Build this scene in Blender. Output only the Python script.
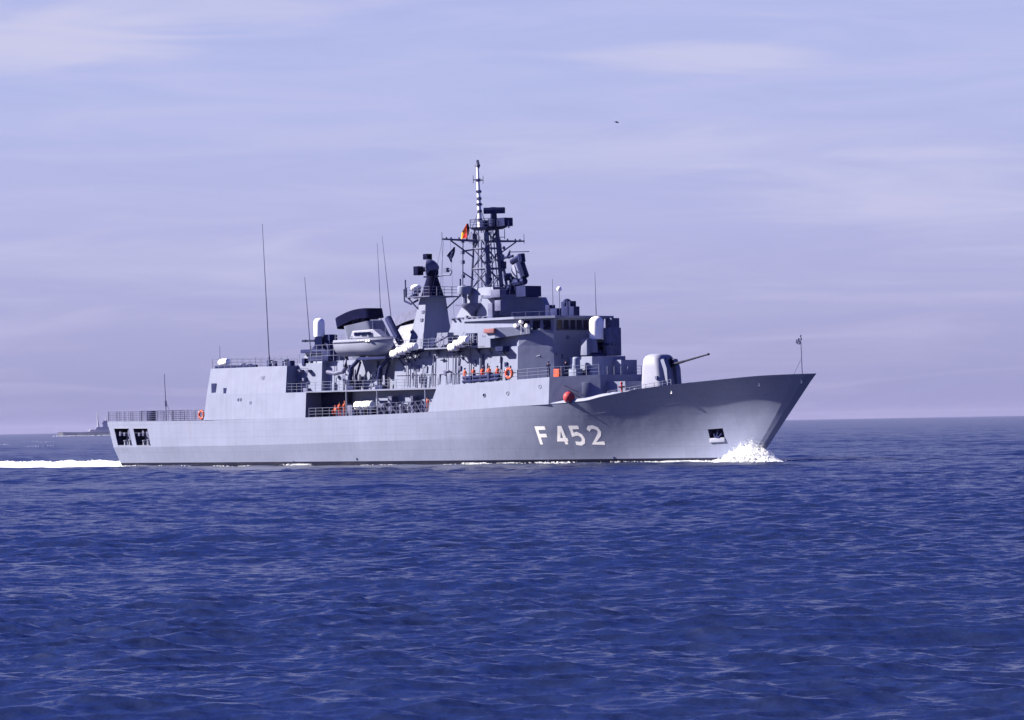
import bpy, bmesh, math, random
import numpy as np
from mathutils import Vector, Matrix, Euler

random.seed(7)
RNG = np.random.default_rng(11)
R = math.radians
for o in list(bpy.data.objects):
    bpy.data.objects.remove(o)
scene = bpy.context.scene
COL = scene.collection

# ------------------------------------------------------------------ camera
F_PX, CAM_H = 3740.0, 4.42
PITCH, ROLL = math.atan(64.5 / F_PX), R(1.04)
cam_d = bpy.data.cameras.new('camera')
cam = bpy.data.objects.new('camera', cam_d)
COL.objects.link(cam)
cam_d.sensor_fit = 'HORIZONTAL'
cam_d.sensor_width = 36.0
cam_d.lens = 36.0 * F_PX / 1024.0
cam_d.clip_start = 1.0
cam_d.clip_end = 60000.0
_r0, _f = Vector((1, 0, 0)), Vector((0, math.cos(PITCH), math.sin(PITCH)))
_u0 = Vector((0, -math.sin(PITCH), math.cos(PITCH)))
CR = _r0 * math.cos(ROLL) - _u0 * math.sin(ROLL)
CU = _r0 * math.sin(ROLL) + _u0 * math.cos(ROLL)
m3 = Matrix((CR, CU, -_f)).transposed()
cam.matrix_world = Matrix.Translation((0, 0, CAM_H)) @ m3.to_4x4()
scene.camera = cam

# ------------------------------------------------------------------ ship frame, sun, sky
HEAD = R(48.0)                                   # the frigate heads 48 degrees off to the right and towards us
SHIP_O = Vector((-8.0, 432.0, 0.0))
AX = Vector((math.cos(HEAD), -math.sin(HEAD), 0))   # ship x: forward
AY = Vector((math.sin(HEAD), math.cos(HEAD), 0))    # ship y: to port
SUN_EL, SUN_AFT = R(31.0), R(53.5)
_h = -AY * math.cos(SUN_AFT) - AX * math.sin(SUN_AFT)
SUN_DIR = (_h * math.cos(SUN_EL) + Vector((0, 0, math.sin(SUN_EL)))).normalized()
sd = bpy.data.lights.new('sun', 'SUN')
sd.energy = 5.0
sd.angle = R(0.53)
sd.color = (1.0, 0.89, 0.72)
sun = bpy.data.objects.new('sun', sd)
COL.objects.link(sun)
sun.rotation_euler = SUN_DIR.to_track_quat('Z', 'Y').to_euler()

world = bpy.data.worlds.new('World')
scene.world = world
world.use_nodes = True
wt = world.node_tree
wt.nodes.clear()
def N(t, typ, **kw):
    n = t.nodes.new(typ)
    for k, v in kw.items():
        setattr(n, k, v)
    return n
def L(t, a, b):
    t.links.new(a, b)
SKY_STR = 0.10
EXPO = 1.9
w_out = N(wt, 'ShaderNodeOutputWorld')
w_bg = N(wt, 'ShaderNodeBackground')
w_bg.inputs['Strength'].default_value = SKY_STR
L(wt, w_bg.outputs[0], w_out.inputs['Surface'])
sky = N(wt, 'ShaderNodeTexSky')
sky.sky_type = 'NISHITA'
sky.sun_disc = False
sky.sun_elevation = SUN_EL
sky.sun_rotation = math.atan2(SUN_DIR.x, SUN_DIR.y)
sky.air_density = 1.6
sky.dust_density = 1.0
sky.ozone_density = 3.0
tint = N(wt, 'ShaderNodeVectorMath', operation='MULTIPLY')
tint.inputs[1].default_value = (0.008, 0.052, 0.33)
L(wt, sky.outputs[0], tint.inputs[0])
tc = N(wt, 'ShaderNodeTexCoord')
sep = N(wt, 'ShaderNodeSeparateXYZ')
L(wt, tc.outputs['Generated'], sep.inputs[0])
ramp = N(wt, 'ShaderNodeValToRGB')                 # hazy band above the sea horizon
e = ramp.color_ramp.elements
def lin(r, g, b):
    return tuple(((c / 255 + 0.055) / 1.055) ** 2.4 if c > 10 else c / 3294.6 for c in (r, g, b))
stops = [(0.0, lin(150, 150, 197)), (0.02, lin(167, 167, 211)), (0.05, lin(180, 183, 226)), (0.085, lin(181, 189, 233)),
         (0.112, lin(178, 187, 234)), (0.17, lin(118, 128, 196)), (0.32, lin(80, 94, 172))]
e[0].position, e[0].color = stops[0][0], (*stops[0][1], 1)
e[1].position, e[1].color = stops[-1][0], (*stops[-1][1], 1)
for p_, c_ in stops[1:-1]:
    x_ = e.new(p_)
    x_.color = (*c_, 1)
L(wt, sep.outputs['Z'], ramp.inputs[0])
# thin streaky cirrus and haze layers
mp = N(wt, 'ShaderNodeMapping')
mp.inputs['Scale'].default_value = (13, 13, 120)
mp.inputs['Rotation'].default_value = (0, R(0.6), 0)
mp.inputs['Location'].default_value = (1.3, 0.4, 2.1)
L(wt, tc.outputs['Generated'], mp.inputs[0])
cn = N(wt, 'ShaderNodeTexNoise')
cn.inputs['Scale'].default_value = 1.0
cn.inputs['Detail'].default_value = 9
cn.inputs['Roughness'].default_value = 0.60
cn.inputs['Distortion'].default_value = 0.9
L(wt, mp.outputs[0], cn.inputs['Vector'])
cr = N(wt, 'ShaderNodeMapRange')
cr.interpolation_type = 'SMOOTHSTEP'
cr.inputs['From Min'].default_value = 0.42
cr.inputs['From Max'].default_value = 0.72
cr.inputs['To Max'].default_value = 0.26
L(wt, cn.outputs[0], cr.inputs['Value'])
cl = N(wt, 'ShaderNodeMix', data_type='RGBA')
cl.inputs['B'].default_value = (*lin(208, 205, 238), 1)
L(wt, cr.outputs[0], cl.inputs['Factor'])
L(wt, ramp.outputs[0], cl.inputs['A'])
# second, darker blue-grey bands
cr2 = N(wt, 'ShaderNodeMapRange')
cr2.interpolation_type = 'SMOOTHSTEP'
cr2.inputs['From Min'].default_value = 0.50
cr2.inputs['From Max'].default_value = 0.25
cr2.inputs['To Max'].default_value = 0.22
L(wt, cn.outputs[0], cr2.inputs['Value'])
cl2 = N(wt, 'ShaderNodeMix', data_type='RGBA')
cl2.inputs['B'].default_value = (*lin(166, 170, 218), 1)
L(wt, cr2.outputs[0], cl2.inputs['Factor'])
L(wt, cl.outputs['Result'], cl2.inputs['A'])
# a few soft, paler cloud patches standing in fixed directions of the sky
prev = cl2.outputs['Result']
for cx_, cz_, sx_, sz_, k_ in ((-0.126, 0.104, 0.045, 0.0085, 0.75), (-0.085, 0.112, 0.05, 0.006, 0.4), (0.052, 0.0965, 0.034, 0.0050, 0.6), (0.11, 0.060, 0.055, 0.012, 0.45), (0.02, 0.072, 0.05, 0.008, 0.35), (-0.10, 0.045, 0.07, 0.007, 0.25)):
    ds = []
    for ax_n, c_, r_ in (('X', cx_, sx_), ('Z', cz_, sz_)):
        a_ = N(wt, 'ShaderNodeMath', operation='SUBTRACT')
        L(wt, sep.outputs[ax_n], a_.inputs[0])
        a_.inputs[1].default_value = c_
        b_ = N(wt, 'ShaderNodeMath', operation='DIVIDE')
        L(wt, a_.outputs[0], b_.inputs[0])
        b_.inputs[1].default_value = r_
        d_ = N(wt, 'ShaderNodeMath', operation='MULTIPLY')
        L(wt, b_.outputs[0], d_.inputs[0])
        L(wt, b_.outputs[0], d_.inputs[1])
        ds.append(d_)
    sm_ = N(wt, 'ShaderNodeMath', operation='ADD')
    L(wt, ds[0].outputs[0], sm_.inputs[0])
    L(wt, ds[1].outputs[0], sm_.inputs[1])
    wob = N(wt, 'ShaderNodeMath', operation='MULTIPLY_ADD')   # ragged outline
    L(wt, cn.outputs[0], wob.inputs[0])
    wob.inputs[1].default_value = -2.6
    L(wt, sm_.outputs[0], wob.inputs[2])
    mrp = N(wt, 'ShaderNodeMapRange')
    mrp.interpolation_type = 'SMOOTHSTEP'
    mrp.inputs['From Min'].default_value = 0.1
    mrp.inputs['From Max'].default_value = -1.5
    mrp.inputs['To Max'].default_value = k_
    L(wt, wob.outputs[0], mrp.inputs['Value'])
    mx_ = N(wt, 'ShaderNodeMix', data_type='RGBA')
    mx_.inputs['B'].default_value = (*lin(207, 206, 235), 1)
    L(wt, mrp.outputs[0], mx_.inputs['Factor'])
    L(wt, prev, mx_.inputs['A'])
    prev = mx_.outputs['Result']
up = N(wt, 'ShaderNodeVectorMath', operation='SCALE')
up.inputs['Scale'].default_value = 1.0 / SKY_STR / 2 ** EXPO
L(wt, prev, up.inputs[0])
fz = N(wt, 'ShaderNodeMapRange')
fz.interpolation_type = 'SMOOTHSTEP'
fz.inputs['From Min'].default_value = 0.22
fz.inputs['From Max'].default_value = 0.40
L(wt, sep.outputs['Z'], fz.inputs['Value'])
wmix = N(wt, 'ShaderNodeMix', data_type='RGBA')
L(wt, fz.outputs[0], wmix.inputs['Factor'])
L(wt, up.outputs[0], wmix.inputs['A'])
L(wt, tint.outputs[0], wmix.inputs['B'])
L(wt, wmix.outputs['Result'], w_bg.inputs['Color'])

vs = scene.view_settings
vs.view_transform = 'Standard'
vs.look = 'None'
vs.exposure = EXPO
vs.gamma = 1.0
vs.use_curve_mapping = False
scene.cycles.volume_bounces = 0
scene.cycles.max_bounces = 6
scene.cycles.diffuse_bounces = 1

# ------------------------------------------------------------------ helpers
def at(px, py, lat):
    """The point of the ship's lengthwise plane y = lat that the photo shows at (px, py), in ship metres."""
    d = _f * F_PX + CR * (px - 512.0) + CU * (360.0 - py)
    c = Vector((0, 0, CAM_H))
    t = (lat - (c - SHIP_O).dot(AY)) / d.dot(AY)
    p = c + d * t - SHIP_O
    return Vector((p.dot(AX), lat, p.z))

def ship_to_world(p):
    return SHIP_O + AX * p[0] + AY * p[1] + Vector((0, 0, p[2]))

class MB:
    def __init__(self):
        self.v, self.f = [], []
    def add(self, vs_, fs):
        b = len(self.v)
        self.v += [tuple(p) for p in vs_]
        self.f += [tuple(b + i for i in f) for f in fs]
    def box(self, x0, x1, y0, y1, z0, z1):
        self.add([(x0, y0, z0), (x1, y0, z0), (x1, y1, z0), (x0, y1, z0), (x0, y0, z1), (x1, y0, z1), (x1, y1, z1), (x0, y1, z1)],
                 [(0, 3, 2, 1), (4, 5, 6, 7), (0, 1, 5, 4), (1, 2, 6, 5), (2, 3, 7, 6), (3, 0, 4, 7)])
    def loft(self, rings, caps=True):
        n = len(rings[0])
        vv = [p for r in rings for p in r]
        ff = []
        for i in range(len(rings) - 1):
            for j in range(n):
                k = (j + 1) % n
                ff.append((i * n + j, i * n + k, (i + 1) * n + k, (i + 1) * n + j))
        if caps:
            ff.append(tuple(range(n))[::-1])
            ff.append(tuple((len(rings) - 1) * n + j for j in range(n)))
        self.add(vv, ff)
    def prism(self, plan0, z0, plan1, z1):
        zf = lambda z, p: z(p[0], p[1]) if callable(z) else z
        self.loft([[(p[0], p[1], zf(z0, p)) for p in plan0], [(p[0], p[1], zf(z1, p)) for p in plan1]])
    def tube(self, pts, r, n=6, r1=None, caps=True):
        pts = [Vector(p) for p in pts]
        rings = []
        m = len(pts)
        ref = None
        for i, p in enumerate(pts):
            d = (pts[min(i + 1, m - 1)] - pts[max(i - 1, 0)]).normalized()
            if ref is None:
                ref = Vector((0, 0, 1)) if abs(d.z) < 0.9 else Vector((1, 0, 0))
            a = d.cross(ref)
            if a.length < 1e-4:
                a = d.orthogonal()
            a.normalize()
            b = d.cross(a).normalized()
            ref = b.cross(d) if False else ref
            rr = r if r1 is None else r + (r1 - r) * i / (m - 1)
            rings.append([p + a * (rr * math.cos(2 * math.pi * k / n)) + b * (rr * math.sin(2 * math.pi * k / n)) for k in range(n)])
        self.loft(rings, caps)
    def sphere(self, c, r, nu=14, nv=9, sc=(1, 1, 1)):
        c = Vector(c)
        rings = []
        for i in range(nv + 1):
            a = -math.pi / 2 + math.pi * (0.02 + 0.96 * i / nv)
            rings.append([(c.x + sc[0] * r * math.cos(a) * math.cos(2 * math.pi * k / nu),
                           c.y + sc[1] * r * math.cos(a) * math.sin(2 * math.pi * k / nu),
                           c.z + sc[2] * r * math.sin(a)) for k in range(nu)])
        self.loft(rings)
    def lathe(self, base, axis, prof, n=18):
        base, ax = Vector(base), Vector(axis).normalized()
        a = ax.orthogonal().normalized()
        b = ax.cross(a)
        self.loft([[base + ax * z + a * (r * math.cos(2 * math.pi * k / n)) + b * (r * math.sin(2 * math.pi * k / n)) for k in range(n)]
                   for r, z in prof])
    def torus(self, c, axis, rad, r, n=20, m=8, sc=1.0):
        c, ax = Vector(c), Vector(axis).normalized()
        a = ax.orthogonal().normalized()
        if abs(ax.z) < 0.9:
            a = ax.cross(Vector((0, 0, 1))).normalized()
        b = ax.cross(a)
        vv, ff = [], []
        for i in range(n):
            t = 2 * math.pi * i / n
            d = a * math.cos(t) + b * math.sin(t)
            for j in range(m):
                q = 2 * math.pi * j / m
                vv.append(c + d * (rad + r * math.cos(q)) + ax * (r * math.sin(q)))
        for i in range(n):
            for j in range(m):
                ff.append((i * m + j, ((i + 1) % n) * m + j, ((i + 1) % n) * m + (j + 1) % m, i * m + (j + 1) % m))
        self.add(vv, ff)
    def rail(self, pts, h=1.05, step=1.5, r=0.022, wires=3):
        pts = [Vector(p) for p in pts]
        for a, b in zip(pts, pts[1:]):
            n = max(1, int((b - a).length / step))
            for i in range(n + 1):
                p = a.lerp(b, i / n)
                self.tube([p, p + Vector((0, 0, h))], r * 1.25, 5)
            for k in range(wires):
                z = Vector((0, 0, h * (k + 1) / wires))
                self.tube([a + z, b + z], r * 0.8, 4)
    def build(self, name, mat, parent=None, smooth=35, bevel=0.0):
        me = bpy.data.meshes.new(name)
        me.from_pydata(self.v, [], self.f)
        bm = bmesh.new()
        bm.from_mesh(me)
        bmesh.ops.recalc_face_normals(bm, faces=bm.faces)
        if bevel:
            ed = [e_ for e_ in bm.edges if len(e_.link_faces) == 2 and e_.calc_face_angle(0) > 0.35]
            bmesh.ops.bevel(bm, geom=ed, offset=bevel, segments=2, profile=0.6, affect='EDGES', clamp_overlap=True)
        bm.to_mesh(me)
        bm.free()
        if smooth:
            me.polygons.foreach_set('use_smooth', [True] * len(me.polygons))
            me.set_sharp_from_angle(angle=R(smooth))
        me.materials.append(mat)
        o = bpy.data.objects.new(name, me)
        COL.objects.link(o)
        if parent:
            o.parent = parent
        return o

def _build_each(self, name, mat, parent=None, **k):
    """Link every separate piece of the collected shapes as an object of its own."""
    n = len(self.v)
    par = list(range(n))
    def find(a):
        while par[a] != a:
            par[a] = par[par[a]]
            a = par[a]
        return a
    for f in self.f:
        for b in f[1:]:
            par[find(b)] = find(f[0])
    isl = {}
    for i in range(n):
        isl.setdefault(find(i), []).append(i)
    V = np.array(self.v)
    grp = [(ids, V[ids].min(0) - 0.03, V[ids].max(0) + 0.03) for ids in isl.values()]
    merged = True
    while merged:
        merged = False
        for i in range(len(grp)):
            for j in range(i + 1, len(grp)):
                if np.all(grp[i][1] <= grp[j][2]) and np.all(grp[j][1] <= grp[i][2]):
                    grp[i] = (grp[i][0] + grp[j][0], np.minimum(grp[i][1], grp[j][1]), np.maximum(grp[i][2], grp[j][2]))
                    grp.pop(j)
                    merged = True
                    break
            if merged:
                break
    out = None
    for ids, _a, _b in grp:
        m = MB()
        ix = {v: k_ for k_, v in enumerate(ids)}
        m.v = [self.v[v] for v in ids]
        m.f = [tuple(ix[v] for v in f) for f in self.f if f[0] in ix]
        o = m.build(name, mat, parent, **k)
        out = out or o
    return out
MB.build_each = _build_each

def tag(o, label, cat, group=None, kind=None):
    o['label'] = label
    if cat:
        o['category'] = cat
    if group:
        o['group'] = group
    if kind:
        o['kind'] = kind
    return o

def thing(name, label, cat, loc, rotz=0.0, group=None):
    o = bpy.data.objects.new(name, None)
    COL.objects.link(o)
    o.location = loc
    o.rotation_euler = (0, 0, rotz)
    o.empty_display_size = 0.3
    return tag(o, label, cat, group)

def on_ship(name, label, cat, p, rot=0.0, group=None):
    return thing(name, label, cat, ship_to_world(p), -HEAD + rot, group)

def copy_tree(o, parent=None):
    c = o.copy()
    COL.objects.link(c)
    if parent:
        c.parent = parent
    for ch in list(o.children):
        copy_tree(ch, c)
    return c

def mat(name, col, rough=0.5, metal=0.0, var=0.10, scale=0.6, streak=0.0, spec=0.10, bump=0.0, stain=None):
    """Painted surface: base colour with blotchy fading, vertical run-off streaks and slight plate unevenness."""
    m = bpy.data.materials.new(name)
    m.use_nodes = True
    t = m.node_tree
    b = t.nodes['Principled BSDF']
    b.inputs['Roughness'].default_value = rough
    b.inputs['Metallic'].default_value = metal
    b.inputs['Specular IOR Level'].default_value = spec
    c = N(t, 'ShaderNodeTexCoord')
    n1 = N(t, 'ShaderNodeTexNoise')
    n1.inputs['Scale'].default_value = scale
    n1.inputs['Detail'].default_value = 5
    L(t, c.outputs['Object'], n1.inputs['Vector'])
    mr = N(t, 'ShaderNodeMapRange')
    mr.inputs['From Min'].default_value = 0.3
    mr.inputs['From Max'].default_value = 0.7
    mr.inputs['To Min'].default_value = 1 - var
    mr.inputs['To Max'].default_value = 1 + var
    L(t, n1.outputs[0], mr.inputs['Value'])
    fac = mr.outputs[0]
    if streak:
        mpp = N(t, 'ShaderNodeMapping')
        mpp.inputs['Scale'].default_value = (2.2, 2.2, 0.13)
        L(t, c.outputs['Object'], mpp.inputs[0])
        n2 = N(t, 'ShaderNodeTexNoise')
        n2.inputs['Scale'].default_value = 1.0
        n2.inputs['Detail'].default_value = 4
        L(t, mpp.outputs[0], n2.inputs['Vector'])
        m2 = N(t, 'ShaderNodeMapRange')
        m2.inputs['From Min'].default_value = 0.35
        m2.inputs['From Max'].default_value = 0.75
        m2.inputs['To Min'].default_value = 1.0
        m2.inputs['To Max'].default_value = 1.0 - streak
        L(t, n2.outputs[0], m2.inputs['Value'])
        mu = N(t, 'ShaderNodeMath', operation='MULTIPLY')
        L(t, fac, mu.inputs[0])
        L(t, m2.outputs[0], mu.inputs[1])
        fac = mu.outputs[0]
    sc_ = N(t, 'ShaderNodeVectorMath', operation='SCALE')
    sc_.inputs[0].default_value = col
    L(t, fac, sc_.inputs['Scale'])
    L(t, sc_.outputs[0], b.inputs['Base Color'])
    if bump:
        n3 = N(t, 'ShaderNodeTexNoise')
        n3.inputs['Scale'].default_value = 0.55
        n3.inputs['Detail'].default_value = 3
        L(t, c.outputs['Object'], n3.inputs['Vector'])
        bp = N(t, 'ShaderNodeBump')
        bp.inputs['Strength'].default_value = 1.0
        bp.inputs['Distance'].default_value = bump
        L(t, n3.outputs[0], bp.inputs['Height'])
        L(t, bp.outputs[0], b.inputs['Normal'])
    return m

GREY = (0.162, 0.186, 0.302)
M_ = {}
M_['hull'] = None
M_['paint'] = mat('grey_ship_paint', GREY, 0.55, var=0.06, streak=0.10, bump=0.03)
M_['trim'] = mat('grey_fitting_paint', (0.14, 0.158, 0.26), 0.5, var=0.1)
M_['deck'] = mat('dark_deck_coating', (0.03, 0.037, 0.08), 0.85, var=0.15, spec=0.2)
M_['dark'] = mat('dark_fitting_paint', (0.018, 0.024, 0.085), 0.7, var=0.2, spec=0.03)
M_['mid'] = mat('weathered_steel', (0.085, 0.095, 0.19), 0.6, var=0.2, scale=2.0, spec=0.1)
M_['black'] = mat('black_funnel_paint', (0.004, 0.005, 0.03), 0.8, var=0.25, spec=0.02)
M_['white'] = mat('white_paint', (0.84, 0.85, 0.90), 0.5, var=0.02)
M_['orange'] = mat('orange_fabric', (0.42, 0.075, 0.045), 0.7, var=0.1, scale=4)
M_['red'] = mat('red_rubber', (0.32, 0.045, 0.06), 0.5, var=0.12, scale=3)
M_['rust'] = mat('rust_red_paint', (0.17, 0.075, 0.10), 0.6, var=0.15)
M_['navy'] = mat('navy_cloth', (0.012, 0.016, 0.07), 0.85, var=0.2, scale=5, spec=0.1)
M_['skin'] = mat('skin', (0.42, 0.24, 0.18), 0.6, var=0.05)
M_['hair'] = mat('dark_hair', (0.02, 0.015, 0.015), 0.7, var=0.2)
M_['glass'] = mat('dark_window_glass', (0.004, 0.006, 0.03), 0.12, var=0.05, spec=0.04)
M_['wood'] = mat('gun_barrel_steel', (0.014, 0.017, 0.040), 0.7, var=0.2)
M_['boat'] = mat('boat_hull_paint', (0.20, 0.22, 0.33), 0.5, var=0.06)
M_['void'] = mat('recess_painted_shade', (0.012, 0.015, 0.06), 0.85, var=0.2, spec=0.1)  # near-black navy: the shade inside recesses is put into this colour

# ------------------------------------------------------------------ sea
def make_sea():
    fh = F_PX * CAM_H
    rows = [35.0]
    while rows[-1] < 30000.0:
        r = rows[-1]
        if r < 520:
            rows.append(r + min(max(0.00115 * r, 0.075), 0.50))
        else:
            rows.append(r + 0.5 * (r / 520) ** 1.35)
    rows = np.array(rows)
    dense = np.linspace(R(-13), R(13), 1060)
    side = np.geomspace(1.0, 180 / 13.0, 40)[1:] * R(13)
    ang = np.concatenate([-side[::-1], dense, side])
    nr, nc = len(rows), len(ang)
    rr, aa = np.meshgrid(rows, ang, indexing='ij')
    X = (rr * np.sin(aa)).astype(np.float64)
    Y = (rr * np.cos(aa)).astype(np.float64)
    dr = np.gradient(rows)[:, None]
    dx = np.zeros_like(X); dy = np.zeros_like(X); Z = np.zeros_like(X)
    rng = np.random.default_rng(5)
    nw = 84
    lam = np.geomspace(0.36, 22.0, nw)
    wind = R(252.0)
    # slow patches where the breeze roughens or calms the surface
    patch = np.zeros_like(X)
    for k in range(7):
        a = rng.uniform(0, 2 * math.pi); l_ = rng.uniform(25, 110)
        patch += np.sin((X * math.cos(a) + Y * math.sin(a) * 0.6) * 2 * math.pi / l_ + rng.uniform(0, 7))
    patch = 1.0 + 0.13 * patch
    for l_ in lam:
        k = 2 * math.pi / l_
        th = wind + rng.normal(0, 0.50)
        amp = 0.0063 * l_ ** 0.50 * rng.uniform(0.7, 1.3)
        att = np.clip((l_ / np.maximum(dr, 1e-6) - 2.0) / 2.0, 0, 1)
        if att.max() <= 0:
            continue
        m = np.nonzero(att[:, 0] > 0)[0].max() + 1
        c_, s_ = math.cos(th), math.sin(th)
        ph = k * (X[:m] * c_ + Y[:m] * s_) + rng.uniform(0, 2 * math.pi)
        A = amp * att[:m] * (patch[:m] if l_ < 6 else 1.0)
        Z[:m] += A * np.cos(ph)
        sn = -0.75 * A * np.sin(ph)
        dx[:m] += sn * c_
        dy[:m] += sn * s_
    co = np.stack([X + dx, Y + dy, Z], -1).reshape(-1, 3).astype(np.float32)
    i, j = np.meshgrid(np.arange(nr - 1), np.arange(nc - 1), indexing='ij')
    q = (i * nc + j).ravel()
    faces = np.stack([q, q + 1, q + nc + 1, q + nc], -1).astype(np.int32)
    # close the middle under the camera
    c0 = len(co)
    co = np.concatenate([co, np.zeros((1, 3), np.float32)])
    me = bpy.data.meshes.new('sea')
    nf = len(faces)
    tri = np.stack([np.full(nc - 1, c0), np.arange(nc - 1) + 1, np.arange(nc - 1)], -1).astype(np.int32)
    me.vertices.add(len(co))
    me.vertices.foreach_set('co', co.ravel())
    me.loops.add(nf * 4 + len(tri) * 3)
    me.loops.foreach_set('vertex_index', np.concatenate([faces[:, ::-1].ravel(), tri.ravel()]))
    me.polygons.add(nf + len(tri))
    st = np.concatenate([np.arange(nf) * 4, nf * 4 + np.arange(len(tri)) * 3]).astype(np.int32)
    me.polygons.foreach_set('loop_start', st)
    me.update(calc_edges=True)
    me.polygons.foreach_set('use_smooth', np.ones(nf + len(tri), dtype=bool))
    me.validate()
    o = bpy.data.objects.new('sea', me)
    COL.objects.link(o)
    tag(o, 'choppy deep blue open sea reaching to the horizon', None, kind='structure')
    m = bpy.data.materials.new('sea_water')
    m.use_nodes = True
    t = m.node_tree
    b = t.nodes['Principled BSDF']
    b.inputs['Base Color'].default_value = (0.0085, 0.0145, 0.052, 1)
    b.inputs['Roughness'].default_value = 0.23
    b.inputs['IOR'].default_value = 1.33
    g = N(t, 'ShaderNodeNewGeometry')
    acc = g.outputs['Normal']
    for sc_, k in ((1.1, 0.12), (4.3, 0.20), (13.0, 0.18)):
        mpp = N(t, 'ShaderNodeMapping')
        mpp.inputs['Rotation'].default_value = (0, 0, R(25))
        mpp.inputs['Scale'].default_value = (sc_, sc_ * 0.7, sc_)
        L(t, g.outputs['Position'], mpp.inputs[0])
        n = N(t, 'ShaderNodeTexNoise')
        n.inputs['Scale'].default_value = 1.0
        n.inputs['Detail'].default_value = 3
        L(t, mpp.outputs[0], n.inputs['Vector'])
        s1 = N(t, 'ShaderNodeVectorMath', operation='SUBTRACT')
        s1.inputs[1].default_value = (0.5, 0.5, 0.5)
        L(t, n.outputs['Color'], s1.inputs[0])
        s2 = N(t, 'ShaderNodeVectorMath', operation='MULTIPLY')
        s2.inputs[1].default_value = (k * 2, k * 2, 0.0)
        L(t, s1.outputs[0], s2.inputs[0])
        ad = N(t, 'ShaderNodeVectorMath', operation='ADD')
        L(t, acc, ad.inputs[0])
        L(t, s2.outputs[0], ad.inputs[1])
        acc = ad.outputs[0]
    nn = N(t, 'ShaderNodeVectorMath', operation='NORMALIZE')
    L(t, acc, nn.inputs[0])
    L(t, nn.outputs[0], b.inputs['Normal'])
    me.materials.append(m)
    return o
make_sea()

# ------------------------------------------------------------------ hull form
def pchip(xs, ys):
    xs, ys = np.array(xs, float), np.array(ys, float)
    h = np.diff(xs); d = np.diff(ys) / h
    m = np.zeros(len(xs))
    m[0], m[-1] = d[0], d[-1]
    for i in range(1, len(xs) - 1):
        if d[i - 1] * d[i] > 0:
            w1, w2 = 2 * h[i] + h[i - 1], h[i] + 2 * h[i - 1]
            m[i] = (w1 + w2) / (w1 / d[i - 1] + w2 / d[i])
    def f(x):
        x = min(max(x, xs[0]), xs[-1])
        i = min(int(np.searchsorted(xs, x, 'right')) - 1, len(xs) - 2)
        i = max(i, 0)
        t = (x - xs[i]) / h[i]
        return float((2 * t**3 - 3 * t**2 + 1) * ys[i] + (t**3 - 2 * t**2 + t) * h[i] * m[i] + (-2 * t**3 + 3 * t**2) * ys[i + 1] + (t**3 - t**2) * h[i] * m[i + 1])
    return f
X_ST, X_BOW, Z_BOW = -57.7, 59.4, 9.15
S_of = lambda xd: (xd - X_ST) / (X_BOW - X_ST)
xs_stern = lambda z: X_ST + (5.7 - z) * 0.36
xs_bow = lambda z: 50.4 + z * 0.946
_t = lambda rows: pchip([S_of(a) for a, b in rows], [b for a, b in rows])
z_deck = _t([(-57.7, 5.72), (-36, 5.58), (-16, 5.68), (6, 5.97), (26, 6.56), (33, 6.86), (35.3, 7.27), (41, 8.11), (49, 8.70), (55.4, 9.08), (59.4, 9.15)])
z_kn = _t([(-57.7, 2.45), (-30, 2.5), (0, 2.8), (26, 3.1), (40, 3.6), (50, 4.2), (59.4, 4.8)])
b_deck = _t([(-57.7, 6.0), (-50, 6.5), (-40, 6.95), (-25, 7.25), (0, 7.35), (20, 7.3), (26, 7.2), (33, 6.6), (41, 5.35), (49, 4.1), (54, 3.05), (57, 1.85), (58.6, 0.9), (59.4, 0.0)])
b_kn = _t([(-57.7, 5.95), (-50, 6.4), (-40, 6.85), (-25, 7.2), (0, 7.3), (14, 6.9), (26, 6.0), (33, 4.95), (41, 3.35), (49, 1.9), (54, 1.3), (57, 0.9), (58.6, 0.5), (59.4, 0.0)])
b_wl = _t([(-57.7, 5.3), (-50, 5.8), (-40, 6.2), (-25, 6.6), (0, 6.7), (14, 6.25), (26, 5.0), (33, 3.95), (41, 2.6), (49, 1.6), (54, 1.08), (57, 0.80), (58.6, 0.48), (59.4, 0.0)])
def _hull_chine(s, z):
    zk, zd = z_kn(s), z_deck(s)
    bw, bk, bd = b_wl(s), b_kn(s), b_deck(s)
    if z < 0:
        return bw * (1 + 0.07 * z)
    if z < zk:
        return bw + (bk - bw) * z / zk
    u = min(1.0, (z - zk) / (zd - zk))
    return bk + (bd - bk) * u
def hull_b(s, z, _k=_hull_chine):
    """Chine sections aft, melting into smoothly flared sections forward."""
    b0 = _k(s, z)
    w = min(1.0, max(0.0, (s - 0.70) / 0.12))
    if w == 0 or z < 0:
        return b0
    zk, zd = z_kn(s), z_deck(s)
    bw, bk, bd = b_wl(s), b_kn(s), b_deck(s)
    q = zk / zd
    c = (bk - (1 - q) ** 2 * bw - q * q * bd) / (2 * q * (1 - q))
    u = min(1.0, z / zd)
    w = w * w * (3 - 2 * w)
    return b0 * (1 - w) + w * ((1 - u) ** 2 * bw + 2 * u * (1 - u) * c + u * u * bd)
def hull_pt(s, z, side=-1):
    xa, xb = xs_stern(z), xs_bow(z)
    return (xa + (xb - xa) * s, side * hull_b(s, z), z)
def hull_s(x, z):
    return (x - xs_stern(z)) / (xs_bow(z) - xs_stern(z))
def hull_y(x, z):
    return hull_b(min(max(hull_s(x, z), 0), 1), z)
def on_hull(px, py):
    lat = -6.5
    for _ in range(12):
        p = at(px, py, lat)
        lat = 0.5 * lat - 0.5 * hull_y(p.x, p.z)
    return at(px, py, lat)
def v_to_z(s, v):
    zk, zd = z_kn(s), z_deck(s)
    if v < 0:
        return 2.5 * v
    return zk * v if v < 1 else zk + (zd - zk) * (v - 1)
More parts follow.
